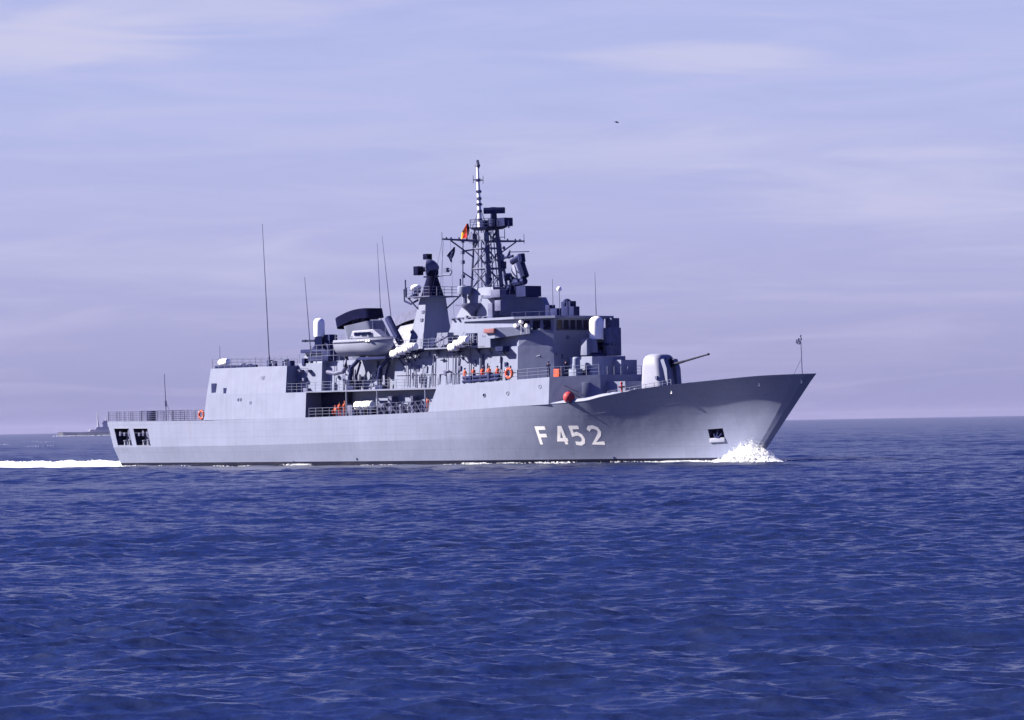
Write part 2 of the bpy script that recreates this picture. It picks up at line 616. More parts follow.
def z_to_v(s, z):
    zk, zd = z_kn(s), z_deck(s)
    return z / 2.5 if z < 0 else (z / zk if z < zk else 1 + (z - zk) / (zd - zk))

WARP = []
def warp_pt(s, v, side=-1):
    """Hull point on the (s, v) grid, the grid lines drawn upright around the anchor pocket."""
    z = v_to_z(s, v)
    for sc, zc in WARP:
        d = abs(s - sc)
        w = 1.0 if d < 0.010 else max(0.0, 1 - (d - 0.010) / (0.088 if s < sc else 0.985 * (1 - sc) - 0.010))
        if w > 0 and z > 0:
            w = w * w * (3 - 2 * w)
            slope = -0.36 * (1 - s) + 0.946 * s
            s2 = s - w * (z - zc) * slope / (xs_bow(z) - xs_stern(z))
            return hull_pt(s2, v_to_z(s2, v), side)
    return hull_pt(s, z, side)
def m_hull():
    m = mat('grey_hull_paint', GREY, 0.5, var=0.05, scale=0.25, streak=0.08, bump=0.035)
    t = m.node_tree
    b = t.nodes['Principled BSDF']
    src = b.inputs['Base Color'].links[0].from_socket
    c = N(t, 'ShaderNodeTexCoord')
    sp = N(t, 'ShaderNodeSeparateXYZ')
    L(t, c.outputs['Object'], sp.inputs[0])
    mr = N(t, 'ShaderNodeMapRange')
    mr.inputs['From Min'].default_value = 0.47
    mr.inputs['From Max'].default_value = 0.52
    L(t, sp.outputs['Z'], mr.inputs['Value'])
    mx = N(t, 'ShaderNodeMix', data_type='RGBA')
    mx.inputs['A'].default_value = (0.004, 0.006, 0.026, 1)
    L(t, mr.outputs[0], mx.inputs['Factor'])
    L(t, src, mx.inputs['B'])
    bk = N(t, 'ShaderNodeTexBrick')                # welded strakes and butts
    bk.inputs['Scale'].default_value = 1.0
    bk.inputs['Brick Width'].default_value = 7.5
    bk.inputs['Row Height'].default_value = 1.75
    bk.inputs['Mortar Size'].default_value = 0.035
    bk.inputs['Mortar Smooth'].default_value = 0.6
    bk.inputs['Color1'].default_value = (1, 1, 1, 1)
    bk.inputs['Color2'].default_value = (0.955, 0.955, 0.96, 1)
    bk.inputs['Mortar'].default_value = (0.86, 0.86, 0.87, 1)
    cb = N(t, 'ShaderNodeCombineXYZ')
    L(t, sp.outputs['X'], cb.inputs['X'])
    L(t, sp.outputs['Z'], cb.inputs['Y'])
    L(t, cb.outputs[0], bk.inputs['Vector'])
    ml = N(t, 'ShaderNodeMix', data_type='RGBA', blend_type='MULTIPLY')
    ml.inputs['Factor'].default_value = 1.0
    L(t, mx.outputs['Result'], ml.inputs['A'])
    L(t, bk.outputs['Color'], ml.inputs['B'])
    # thin rust weeps and scuffs that run down the plating
    mp2 = N(t, 'ShaderNodeMapping')
    mp2.inputs['Scale'].default_value = (1.1, 1.1, 0.16)
    L(t, c.outputs['Object'], mp2.inputs[0])
    nr = N(t, 'ShaderNodeTexNoise')
    nr.inputs['Scale'].default_value = 1.0
    nr.inputs['Detail'].default_value = 7
    L(t, mp2.outputs[0], nr.inputs['Vector'])
    rr = N(t, 'ShaderNodeMapRange')
    rr.inputs['From Min'].default_value = 0.62
    rr.inputs['From Max'].default_value = 0.80
    rr.inputs['To Max'].default_value = 0.22
    L(t, nr.outputs[0], rr.inputs['Value'])
    mr2 = N(t, 'ShaderNodeMix', data_type='RGBA')
    mr2.inputs['B'].default_value = (0.13, 0.11, 0.13, 1)
    L(t, rr.outputs[0], mr2.inputs['Factor'])
    L(t, ml.outputs['Result'], mr2.inputs['A'])
    L(t, mr2.outputs['Result'], b.inputs['Base Color'])
    return m
M_['hull'] = m_hull()

frigate = on_ship('frigate', 'large grey naval frigate with white number F 452 on its bow, steaming to the right', 'warship', (0, 0, 0))

# openings in the starboard side: two mooring ports and the anchor pocket
def opening(px0, px1, py0, py1):
    a, b = on_hull(px0, (py0 + py1) / 2), on_hull(px1, (py0 + py1) / 2)
    t_, u_ = on_hull((px0 + px1) / 2, py0), on_hull((px0 + px1) / 2, py1)
    s0, s1 = hull_s(a.x, a.z), hull_s(b.x, b.z)
    sm = (s0 + s1) / 2
    return s0, s1, z_to_v(sm, u_.z), z_to_v(sm, t_.z)
HOLES = {'mooring_port_a': opening(116, 130.3, 428.3, 445.5), 'mooring_port_b': opening(135.0, 148.8, 428.3, 445.5),
         'anchor_pocket': opening(709, 724, 428.5, 440)}
_a = HOLES['anchor_pocket']
_sm = (_a[0] + _a[1]) / 2
WARP.append((_sm, v_to_z(_sm, (_a[2] + _a[3]) / 2)))
def make_hull():
    sg = set(np.linspace(0, 1, 200).tolist())
    vg = set(np.linspace(-1, 0, 4).tolist() + np.linspace(0, 1, 13).tolist() + np.linspace(1, 2, 15).tolist())
    for s0, s1, v0, v1 in HOLES.values():
        for g, a, b in ((sg, s0, s1), (vg, v0, v1)):
            for q in [q for q in g if min(abs(q - a), abs(q - b)) < 0.0012]:
                g.discard(q)
            g.update((a, b))
    sg, vg = sorted(sg), sorted(vg)
    ns, nv = len(sg), len(vg)
    mb = MB()
    for side in (-1, 1):
        vv = [warp_pt(s, v, side) for s in sg for v in vg]
        ff = []
        for i in range(ns - 1):
            for j in range(nv - 1):
                cs, cv = (sg[i] + sg[i + 1]) / 2, (vg[j] + vg[j + 1]) / 2
                if side < 0 and any(s0 < cs < s1 and v0 < cv < v1 for s0, s1, v0, v1 in HOLES.values()):
                    continue
                f = (i * nv + j, (i + 1) * nv + j, (i + 1) * nv + j + 1, i * nv + j + 1)
                ff.append(f if side < 0 else f[::-1])
        mb.add(vv, ff)
    # transom
    ring = [hull_pt(0, v_to_z(0, v), -1) for v in vg]
    ring2 = [hull_pt(0, v_to_z(0, v), 1) for v in vg]
    mb.add(ring + ring2, [(k, k + 1, nv + k + 1, nv + k) for k in range(nv - 1)])
    o = mb.build('hull', M_['hull'], frigate, smooth=0)
    me = o.data
    me.polygons.foreach_set('use_smooth', [True] * len(me.polygons))
    me.set_sharp_from_angle(angle=R(7))
    # weather deck: follows the sheer, sunk behind the bulwark forward
    dk = MB()
    sd_ = np.linspace(0.002, 0.975, 90)
    vv = []
    for s in sd_:
        xx = X_ST + (X_BOW - X_ST) * s
        sink = 0.03 + 0.9 * min(max((xx - 33) / 4, 0), 1)
        z = z_deck(s) - sink
        x, y, z = hull_pt(s, z)
        vv += [(x, y + 0.02, z), (x, 0, z + 0.05), (x, -y - 0.02, z)]
    dk.add(vv, [f for i in range(len(sd_) - 1) for f in ((i * 3, i * 3 + 3, i * 3 + 4, i * 3 + 1), (i * 3 + 1, i * 3 + 4, i * 3 + 5, i * 3 + 2))])
    dk.build('weather_deck', M_['deck'], frigate)
    return o
hull = make_hull()

def pocket(name, hole, depth, matl):
    s0, s1, v0, v1 = hole
    n = 6
    def P(s, v, d):
        x, y, z = warp_pt(s, v)
        return (x, y + d, z)
    rim = [(s0 + (s1 - s0) * k / n, v0) for k in range(n)] + [(s1, v0 + (v1 - v0) * k / n) for k in range(n)] + \
          [(s1 - (s1 - s0) * k / n, v1) for k in range(n)] + [(s0, v1 - (v1 - v0) * k / n) for k in range(n)]
    mb = MB()
    mb.loft([[P(s, v, 0) for s, v in rim], [P(s, v, depth) for s, v in rim]], caps=False)
    mb.add([P(s, v, depth) for s, v in rim], [tuple(range(len(rim)))])
    return mb.build(name, matl, hull, smooth=0)
def hull_strip(mb, poly, off=0.03, n=1):
    """A closed outline of (x, z) laid on the starboard plating, with thickness."""
    out = [(x, -hull_y(x, z) - off, z) for x, z in poly]
    inn = [(x, -hull_y(x, z) + 0.05, z) for x, z in poly]
    mb.loft([inn, out])
for key in ('mooring_port_a', 'mooring_port_b'):
    s0, s1, v0, v1 = HOLES[key]
    p = pocket('mooring_port', HOLES[key], 2.2, M_['void'])
    # rounded coaming frame, cross bar, bollards and fairlead rollers inside the port
    fr = MB()
    rim = [(s0, v0), (s1, v0), (s1, v1), (s0, v1)]
    pts = []
    for k in range(4):
        a, b = rim[k], rim[(k + 1) % 4]
        for q in range(4):
            s, v = a[0] + (b[0] - a[0]) * q / 4, a[1] + (b[1] - a[1]) * q / 4
            pts.append(hull_pt(s, v_to_z(s, v)))
    pts.append(pts[0])
    fr.tube(pts, 0.04, 6)
    fr.build('coaming', M_['paint'], p)
    fl = MB()
    for q, hh in ((0.28, 0.46), (0.62, 0.55), (0.86, 0.42)):
        s = s0 + (s1 - s0) * q
        x, y, z = hull_pt(s, v_to_z(s, v0))
        fl.lathe((x, y + 0.55, z + 0.02), (0, 0, 1), [(0.20, 0), (0.17, 0.1), (0.17, hh), (0.25, hh + 0.05), (0.25, hh + 0.16), (0.05, hh + 0.2)], 12)
    fl.build_each('bollard', M_['boat'], p)
    br = MB()
    zt = v_to_z(s0, v1)
    for q in (0.2, 0.5, 0.8):
        s = s0 + (s1 - s0) * q
        x, y, z = hull_pt(s, v_to_z(s, v0 + 0.55 * (v1 - v0)))
        br.box(x - 0.16, x + 0.16, y + 0.2, y + 0.6, z, z + random.uniform(0.35, 0.95))
    x, y, z = hull_pt(s0 + (s1 - s0) * 0.45, v_to_z(s0, v0))
    br.box(x - 0.75, x + 0.7, y + 0.9, y + 1.2, z, z + 1.5)
    br.build_each('winch', M_['mid'], p, bevel=0.03)
ap = pocket('anchor_pocket', HOLES['anchor_pocket'], 0.9, M_['void'])
s0, s1, v0, v1 = HOLES['anchor_pocket']
lp = MB()
pa, pb = warp_pt(s0, v0), warp_pt(s1, v0)
lp.loft([[(pa[0], pa[1] + 0.5, pa[2] + 0.12), (pa[0], pa[1] - 0.10, pa[2] + 0.22), (pa[0] - 0.05, pa[1] - 0.12, pa[2] - 0.26), (pa[0], pa[1] + 0.5, pa[2] - 0.3)],
         [(pb[0], pb[1] + 0.5, pb[2] + 0.12), (pb[0], pb[1] - 0.10, pb[2] + 0.22), (pb[0] + 0.05, pb[1] - 0.12, pb[2] - 0.26), (pb[0], pb[1] + 0.5, pb[2] - 0.3)]])
lp.build('pocket_lip', M_['boat'], ap, bevel=0.04)
an = MB()
ca = Vector(warp_pt((s0 + s1) / 2, (v0 + v1) / 2))
an.tube([ca + Vector((0, 0.3, 0.6)), ca + Vector((0, 0.1, -0.35))], 0.11, 8)
an.tube([ca + Vector((-0.55, 0.25, 0.05)), ca + Vector((-0.3, 0.1, -0.33)), ca + Vector((0.3, 0.1, -0.33)), ca + Vector((0.55, 0.25, 0.05))], 0.13, 8)
an.build('anchor', M_['dark'], ap)

# hull number, painted plating letters
GLYPH = {'F': [[(0, 0), (0, 1), (0.98, 1)], [(0, 0.54), (0.86, 0.54)]],
         '4': [[(0.98, 0.27), (0.02, 0.27), (0.52, 1.0), (0.70, 1.0), (0.70, -0.02)]],
         '5': [[(0.95, 1), (0.10, 1), (0.06, 0.56), (0.55, 0.62), (0.88, 0.50), (0.97, 0.31), (0.86, 0.10), (0.52, 0.0), (0.05, 0.05)]],
         '2': [[(0.04, 0.80), (0.22, 0.97), (0.55, 1.0), (0.84, 0.90), (0.92, 0.72), (0.80, 0.52), (0.12, 0.02), (1.0, 0.02)]]}
def stroke(mb, pts, w, x0, z0, ww, hh):
    P = [Vector((x0 + u * ww, z0 + v * hh)) for u, v in pts]
    Lf, Rt = [], []
    for i, p in enumerate(P):
        d0 = (P[i] - P[i - 1]).normalized() if i else (P[1] - P[0]).normalized()
        d1 = (P[i + 1] - P[i]).normalized() if i < len(P) - 1 else d0
        n0, n1 = Vector((-d0.y, d0.x)), Vector((-d1.y, d1.x))
        nn_ = (n0 + n1).normalized()
        k = w / 2 / max(0.55, nn_.dot(n0))
        Lf.append(p + nn_ * k)
        Rt.append(p - nn_ * k)
    rings = []
    for i in range(len(P) - 1):
        n = max(2, int((P[i + 1] - P[i]).length / 0.15))
        for q in range(n + (1 if i == len(P) - 2 else 0)):
            f = q / n
            a, b = Lf[i].lerp(Lf[i + 1], f), Rt[i].lerp(Rt[i + 1], f)
            rings.append([(c.x, -hull_y(c.x, c.y) + o_, c.y) for c, o_ in ((a, -0.012), (b, -0.012), (b, 0.04), (a, 0.04))])
    mb.loft(rings)
NUM = MB()
for ch, pxc, pyc in (('F', 541.7, 436.3), ('4', 560.0, 436.0), ('5', 575.5, 435.7), ('2', 593.6, 435.4)):
    c_ = on_hull(pxc, pyc)
    hh, ww = 1.80, 1.28
    if ch == '2':
        ww = 1.55
    for i, g in enumerate(GLYPH[ch]):
        stroke(NUM, g, 0.39, c_.x + 0.28 - ww / 2, c_.z - hh / 2, ww, hh)
NUM.build_each('hull_number', M_['white'], hull, smooth=0)

# small marks and fittings on the plating
mk = MB()
p = on_hull(125.5, 450.3)
for k in range(5):
    stroke(mk, [(0, 0), (0, 1)], 0.07, p.x - 0.45 + k * 0.22, p.z - 0.12, 0.1, 0.24)
stroke(mk, [(0, 0), (1, 0)], 0.07, p.x - 0.45, p.z - 0.1, 0.9, 0.24)
stroke(mk, [(0, 1), (1, 1)], 0.07, p.x - 0.45, p.z - 0.1, 0.9, 0.24)
mk.build_each('draught_mark', M_['boat'], hull, smooth=0)
for px, py in ((671, 392), (758.5, 384.5), (801, 381.5)):
    p = on_hull(px, py)
    fb = MB()
    fb.torus((p.x, p.y + 0.01, p.z), (-0.2, -1, -0.35), 0.15, 0.045, 14, 6)
    f_ = fb.build_each('fairlead', M_['white'], hull)
    fb = MB()
    fb.lathe((p.x, p.y + 0.08, p.z), (-0.2, -1, -0.3), [(0.02, 0), (0.16, 0), (0.16, 0.05), (0.02, 0.06)], 12)
    fb.build('fairlead_dark_disc', M_['black'], f_)  # closed black disc, the shade of the opening put into its colour
for px, py in ((614, 457.5), (548.5, 461), (357, 459), (294, 462)):
    p = on_hull(px, py)
    fb = MB()
    fb.lathe((p.x, p.y + 0.05, p.z), (0, -1, 0), [(0.14, 0), (0.14, 0.09), (0.02, 0.1)], 10)
    fb.build('discharge_outlet', M_['dark'], hull)
# rubbing strake weld seams
ws = MB()
for zf in (1.55,):
    for k in range(60):
        sa, sb = 0.02 + 0.95 * k / 60, 0.02 + 0.95 * (k + 1) / 60
        a, b = Vector(hull_pt(sa, v_to_z(sa, zf))), Vector(hull_pt(sb, v_to_z(sb, zf)))
        ws.tube([a, b], 0.012, 4, caps=False)
ws.build('weld_seam', M_['hull'], hull)

# ------------------------------------------------------------------ flight deck
def mesh_screen(mb, a, b, h, posts):
    a, b = Vector(a), Vector(b)
    for i in range(posts + 1):
        p = a.lerp(b, i / posts)
        mb.tube([p, p + Vector((0, 0, h))], 0.05, 5)
    for k in range(6):
        z = Vector((0, 0, h * k / 5))
        mb.tube([a + z, b + z], 0.024, 4)
    n = posts * 3
    for i in range(n):
        p = a.lerp(b, (i + 0.5) / n)
        mb.tube([p, p + Vector((0, 0, h))], 0.016, 4)
net = MB()
zf = 5.70
pl = [(-57.5, -5.95), (-50, -6.4), (-43, -6.75), (-36.6, -6.95)]
for a, b, n in zip(pl, pl[1:], (4, 4, 4)):
    mesh_screen(net, (a[0], a[1], zf), (b[0], b[1], zf - 0.05), 1.25, n)
for a, b, n in zip(pl, pl[1:], (4, 4, 4)):
    mesh_screen(net, (a[0], -a[1], zf), (b[0], -b[1], zf - 0.05), 1.25, n)
mesh_screen(net, (-57.5, -5.95, zf), (-57.5, 5.95, zf), 1.25, 7)
net.build('flight_deck_net', M_['mid'], frigate)
ct = MB()
p = at(149.5, 421, -6.3)
ct.box(p.x - 0.55, p.x + 0.55, -6.3, -5.7, 5.7, 6.9)
ct.build('deck_locker', M_['dark'], frigate, bevel=0.04)
st_ = MB()
a, b = at(164.3, 374, -3.0), at(166.5, 420, -3.0)
b.z = 5.72
st_.tube([b, a], 0.07, 6, r1=0.04)
st_.tube([b + Vector((1.4, 0, 0)), b.lerp(a, 0.42)], 0.03, 5)
st_.tube([b.lerp(a, 0.30), b.lerp(a, 0.42)], 0.14, 6)
st_.build('ensign_staff', M_['mid'], frigate)

# ------------------------------------------------------------------ hangar
P = M_['paint']
hg = MB()
hg.prism([(-36.25, -7.16), (-16.4, -7.30), (-16.4, 7.30), (-36.25, 7.16)], lambda x, y: 5.62, [(-35.75, -7.0), (-16.4, -7.1), (-16.4, 7.1), (-35.75, 7.0)], 8.66)
hg.prism([(-35.75, -7.0), (-20.3, -7.07), (-20.3, 7.07), (-35.75, 7.0)], 8.662, [(-35.2, -6.72), (-20.3, -6.8), (-20.3, 6.8), (-35.2, 6.72)], 11.85)
hangar = hg.build('hangar', P, frigate, smooth=0)
eq = MB()
eq.prism([(-20.298, -5.4), (-15.8, -5.3), (-15.8, 5.3), (-20.298, 5.4)], 8.664, [(-20.298, -5.2), (-15.8, -5.1), (-15.8, 5.1), (-20.298, 5.2)], 12.1)
eq.build_each('hangar_annex', P, frigate, smooth=0)
def side_patch(name, pxs, pys, lat, matl, parent, t=0.05):
    a, b = at(pxs[0], pys[0], lat), at(pxs[1], pys[1], lat)
    mb = MB()
    mb.box(a.x, b.x, lat - t, lat + 0.12, b.z, a.z)
    return mb.build(name, matl, parent, smooth=0)
hat = lambda z: -7.0 + (z - 8.66) * 0.085
for n_, pxs, pys, matl in (('vent', (211.6, 216.2), (383.5, 393.8), 'dark'), ('vent', (223.6, 226.4), (388, 393.4), 'dark'),
                           ('door', (260.8, 265.2), (376, 383.4), 'trim'), ('vent', (237.2, 238.6), (398.4, 401), 'mid'),
                           ('vent', (239.9, 241.2), (398.2, 401), 'mid'), ('vent', (249.6, 251.6), (401.4, 404.2), 'mid'), ('vent', (262.9, 264.6), (377, 383), 'mid')):
    z_ = at(pxs[0], sum(pys) / 2, -6.95).z
    lat = hat(z_) if z_ > 8.66 else -7.08
    side_patch(n_, pxs, pys, lat, M_[matl], hangar)
# small fittings down the annex wall
ft = MB()
for px, py, w_, h_ in ((300, 371, 3.5, 2.6), (299.5, 379.5, 2.4, 3), (304, 379.5, 2.4, 3), (291.5, 390.5, 4, 6), (306.5, 390.5, 4.5, 5), (308, 371, 3, 2.6), (296, 386, 1.6, 5)):
    p = at(px, py, -5.55)
    ft.box(p.x - w_ / 11, p.x + w_ / 11, -5.75, -5.1, p.z - h_ / 17, p.z + h_ / 17)
ft.build_each('vent_box', M_['mid'], frigate, bevel=0.02)
# hangar roof: light dome, dark bulwark strip, railings and deck gear
rf = MB()
rf.rail([(-35.0, -6.6, 11.85), (-26.5, -6.65, 11.85), (-20.4, -6.7, 11.85)], 1.15, 1.1)
rf.rail([(-20.2, -5.0, 12.1), (-15.9, -5.0, 12.1)], 1.1, 0.9)
rf.rail([(-35.0, 6.6, 11.85), (-20.4, 6.7, 11.85)], 1.15, 1.4)
rf.rail([(-35.0, -6.6, 11.85), (-35.0, 6.6, 11.85)], 1.15, 1.4)
rf.rail([(-20.25, -6.9, 8.66), (-16.5, -6.95, 8.66)], 1.05, 0.9)
rf.build_each('roof_railing', M_['trim'], hangar)
gs = MB()
gs.box(-35.0, -27.0, -6.3, -5.9, 11.85, 12.15)
for px, w_, h_ in ((270, 0.5, 0.75), (274, 0.35, 0.6), (285, 0.35, 0.85), (291, 0.5, 0.6), (305, 0.5, 0.8)):
    p = at(px, 364, -5.0)
    gs.box(p.x - w_ / 2, p.x + w_ / 2, -5.3, -4.6, 11.85, 11.9 + h_)
gs.build_each('roof_gear', M_['dark'], hangar, bevel=0.04)
dm = MB()
p = at(224, 362.5, -5.6)
dm.lathe((p.x - 0.85, -5.6, p.z - 0.02), (1, 0.0, 0.06), [(0.1, 0), (0.34, 0.05), (0.42, 0.3), (0.44, 1.3), (0.40, 1.65), (0.12, 1.8)], 14)
dm.build('float_canister', M_['white'], hangar)
wh = MB()
def whip(a, b, r0=0.06, r1=0.02, base=True, matl='mid', name='whip_antenna'):
    mb = MB()
    mb.tube([a, Vector(a).lerp(b, 0.5), b], r0, 6, r1=r1)
    if base:
        mb.lathe(Vector(a) - Vector((0, 0, 0.15)), Vector(b) - Vector(a), [(0.22, 0), (0.22, 0.25), (0.13, 0.3), (0.11, 1.1), (0.05, 1.3)], 10)
    return mb.build(name, M_[matl], frigate)
def whip_px(p0, p1, lat, zmin=None, **k):
    a, b = at(*p0, lat), at(*p1, lat)
    return whip(a, b, **k)
whip_px((269.5, 364), (262.3, 224), -5.6, r0=0.075, r1=0.03)
whip_px((311.5, 362), (304.6, 277), -4.6, r0=0.075, r1=0.03)
whip_px((220, 365), (219.8, 346), -5.4, r0=0.045, r1=0.03, base=False)

# ------------------------------------------------------------------ open waist between hangar and forward block
wa = MB()
wa.prism([(-16.398, -4.4), (7, -4.4), (7, 4.4), (-16.398, 4.4)], 5.6, [(-16.398, -4.4), (7, -4.4), (7, 4.4), (-16.398, 4.4)], 8.58)
wa.build('waist_deckhouse', M_['paint'], frigate, smooth=0)
bd_ = MB()
bd_.box(-16.39, -10.2, -7.12, 7.12, 8.60, 8.76)
bd_.box(-10.2, 7.4, -5.25, 7.12, 8.60, 8.755)
bd_.box(-10.2, 7.4, -7.12, -6.92, 8.58, 8.757)
for x_ in (-8.0, -5.0, -2.0, 1.0, 4.0):
    bd_.box(x_, x_ + 0.14, -6.92, -5.25, 8.60, 8.74)
bd_.build('boat_deck', M_['trim'], frigate, smooth=0)
blk = MB()                                         # added dark slab: shade of the after bay put into its colour
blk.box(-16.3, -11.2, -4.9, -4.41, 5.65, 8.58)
blk.build('waist_shade_panel', M_['void'], frigate, smooth=0)
pr = MB()
for px in (346.5, 377.5, 425.5):
    x = at(px, 405, -7.0).x
    pr.tube([(x, -7.0, 5.7), (x, -7.0, 8.6)], 0.09, 8)
pr.build_each('stanchion', M_['trim'], frigate)
rl = MB()
xa, xb = at(378, 408, -7.1).x, at(428, 408, -7.1).x
rl.rail([(xa, -7.1, 5.75), (xb, -7.1, 5.95)], 1.35, 1.0, r=0.03, wires=3)
n = 8
for i in range(n):
    x0, x1 = xa + (xb - xa) * i / n, xa + (xb - xa) * (i + 1) / n
    rl.tube([(x0, -7.1, 5.85), (x1, -7.1, 7.15)], 0.05, 5)
    rl.tube([(x0, -7.1, 7.15), (x1, -7.1, 5.85)], 0.05, 5)
rl.build('accommodation_ladder', M_['mid'], frigate)
rl = MB()
xc = at(309, 410, -7.1).x
rl.rail([(xc, -7.1, 5.7), (xa, -7.1, 5.75)], 1.05, 1.2, r=0.028)
rl.rail([(-16.3, -7.0, 8.76), (7.2, -7.0, 8.76)], 1.05, 1.4, r=0.026)
rl.rail([(-16.3, 7.0, 8.76), (7.2, 7.0, 8.76)], 1.05, 1.6, r=0.026)
rl.build_each('deck_railing', M_['trim'], frigate)
wg = MB()                                          # winches, vents and lockers in the bay
for px, lat, w_, h_, z0 in ((352, -5.2, 0.9, 1.5, 5.7), (361, -5.0, 0.7, 1.9, 5.7), (371, -5.1, 1.0, 1.2, 5.7), (384, -5.3, 0.8, 1.7, 5.75), (392, -5.0, 0.7, 2.1, 5.8), (402, -5.2, 0.5, 1.2, 5.8), (414, -5.0, 0.4, 2.0, 5.9)):
    x = at(px, 405, lat).x
    wg.box(x - w_ / 2, x + w_ / 2, lat - 0.35, lat + 0.55, z0, z0 + h_)
wg.build_each('deck_winch', M_['mid'], frigate, bevel=0.05)

# ------------------------------------------------------------------ forward flush block
zt = lambda x, y: 8.92 + (x - 7.2) * 0.0325
fb = MB()
plan0 = [(5.75, -7.36), (25.8, -7.22), (30.7, -3.95), (30.7, 3.95), (25.8, 7.22), (5.75, 7.36)]
plan1 = [(7.2, -7.12), (25.75, -6.98), (30.5, -3.85), (30.5, 3.85), (25.75, 6.98), (7.2, 7.12)]
z0f = lambda x, y: z_deck(S_of(x)) + 0.004 if abs(y) > 5 else 6.4
fb.prism(plan0, z0f, plan1, zt)
fwd = fb.build('forward_deckhouse', P, frigate, smooth=0)
for px, py in ((484, 395.2), (507.3, 393.3), (539, 386.6)):
    p = at(px, py, -7.2)
    y = -7.36 + (p.x - 5.75) * 0.007 + 0.24 * (p.z - 6.2) / 3.0
    mb = MB()
    mb.torus((p.x, y - 0.01, p.z), (0, -1, 0.08), 0.20, 0.06, 14, 6)
    s_ = mb.build('scuttle', M_['trim'], fwd)
    mb = MB()
    mb.lathe((p.x, y + 0.03, p.z), (0, -1, 0.08), [(0.02, 0), (0.19, 0), (0.19, 0.035), (0.02, 0.04)], 12)
    mb.build('pane', M_['glass'], s_)
dr_ = MB()                                         # door and ladder on the forward bulkhead
def on_chamfer(f, z, w_, h_, t):                   # a slab on the angled forward face
    a, b = Vector((25.8, -7.1, 0)), Vector((30.6, -3.9, 0))
    d = (b - a).normalized(); nrm = Vector((d.y, -d.x, 0))
    c = a.lerp(b, f)
    q = [c - d * w_ / 2 - nrm * 0.1, c + d * w_ / 2 - nrm * 0.1, c + d * w_ / 2 + nrm * t, c - d * w_ / 2 + nrm * t]
    return [(v.x, v.y, z) for v in q], [(v.x, v.y, z + h_) for v in q]
a, b = on_chamfer(0.72, 6.95, 0.85, 1.9, 0.10)
dr_.loft([a, b])
dr_.build('door', M_['trim'], fwd, bevel=0.03)
hr = MB()
for f, z, l_ in ((0.30, 8.6, 1.6), (0.42, 7.9, 1.2)):
    a, b = Vector((25.8, -7.1, 0)), Vector((30.6, -3.9, 0))
    c = a.lerp(b, f); nrm = Vector((0.55, -0.83, 0))
    hr.tube([c + nrm * 0.16 + Vector((0, 0, z)), c + nrm * 0.16 + (b - a).normalized() * l_ + Vector((0, 0, z - 0.8))], 0.045, 5)
hr.build_each('grab_rail', M_['mid'], fwd)
fx = MB()                                          # low house ahead of the close-in gun, in shade
fx.prism([(29.3, -3.4), (33.2, -2.6), (33.2, 2.6), (29.3, 3.4)], 6.2, [(29.3, -3.3), (33.0, -2.5), (33.0, 2.5), (29.3, 3.3)], 8.9)
fx.build('launcher_house', P, frigate, smooth=0)
sill = MB()                                        # bright coaming along the deck edge beside the forward house
rings = []
for k in range(15):
    x = 25.9 + (36.0 - 25.9) * k / 14
    s = hull_s(x, z_deck(S_of(x)))
    zd, b_ = z_deck(s), b_deck(s)
    h_ = 0.30 * min(1.0, 0.25 + k / 4) * (1 - max(0, (k - 9) / 5) ** 2 * 0.9)
    rings.append([(x, -b_ - 0.03, zd - 0.02), (x, -b_ + 0.02, zd + h_ * 0.4), (x, -b_ + 0.16, zd + h_), (x, -b_ + 0.30, zd + h_), (x, -b_ + 0.30, zd - 0.1)])
sill.loft(rings)
sill.build('deck_edge_coaming', P, hull, smooth=20)
fr_ = MB()
z_ = lambda px: z_deck(hull_s(at(px, 390, -5.5).x, 8))
fr_.rail([(33.2, -5.3, 6.95), (37.2, -4.7, 7.45), (41.5, -3.85, 8.05)], 0.85, 0.9, r=0.03)
fr_.rail([(30.3, -3.6, 9.6), (30.3, 2.6, 9.6)], 1.0, 1.0, r=0.028)
fr_.rail([(33.2, 6.3, 6.95), (37.2, 5.7, 7.45), (41.5, 4.85, 8.05)], 0.85, 0.9, r=0.03)
fr_.build_each('foredeck_railing', M_['trim'], frigate)
fg = MB()
for px, py, lat, w_, h_ in ((616, 393.5, -4.4, 1.0, 0.35), (627, 392.5, -4.2, 1.3, 0.4), (635, 390.5, -4.0, 0.5, 0.45)):
    p = at(px, py, lat)
    fg.box(p.x - w_ / 2, p.x + w_ / 2, lat - 0.25, lat + 0.35, p.z - h_, p.z + h_ * 0.5)
fg.build_each('mooring_bitt', M_['boat'], frigate, bevel=0.08)
rp = MB()
a, b = at(622, 397, -5.0), at(621.5, 383, -5.0)
rp.tube([a, b], 0.10, 8)
rp.tube([a.lerp(b, 0.72) - Vector((0.25, 0.25, 0)), a.lerp(b, 0.72) + Vector((0.25, 0.25, 0))], 0.09, 8)
rp.sphere(b, 0.15, 10, 6)
rp.build('fire_hydrant', M_['red'], frigate)
fk = MB()                                          # capstan and vents on the forecastle
for x, y, r_, h_ in ((45.5, 0.3, 0.45, 0.9), (47.2, -1.2, 0.16, 0.8), (47.2, 1.2, 0.16, 0.8), (40.6, -1.4, 0.35, 0.9)):
    zb = z_deck(S_of(x)) - 0.92
    fk.lathe((x, y, zb), (0, 0, 1), [(r_, 0), (r_ * 0.8, h_ * 0.6), (r_ * 1.2, h_ * 0.8), (r_ * 1.1, h_), (0.05, h_ + 0.05)], 12)
p = at(690, 384.0, -2.2)
fk.tube([(p.x, -2.2, p.z - 1.2), (p.x, -2.2, p.z)], 0.12, 8)
fk.lathe((p.x, -2.2, p.z - 0.08), (0, 0, 1), [(0.5, 0), (0.55, 0.1), (0.4, 0.22), (0.05, 0.26)], 12)
fk.build_each('capstan', M_['mid'], frigate)

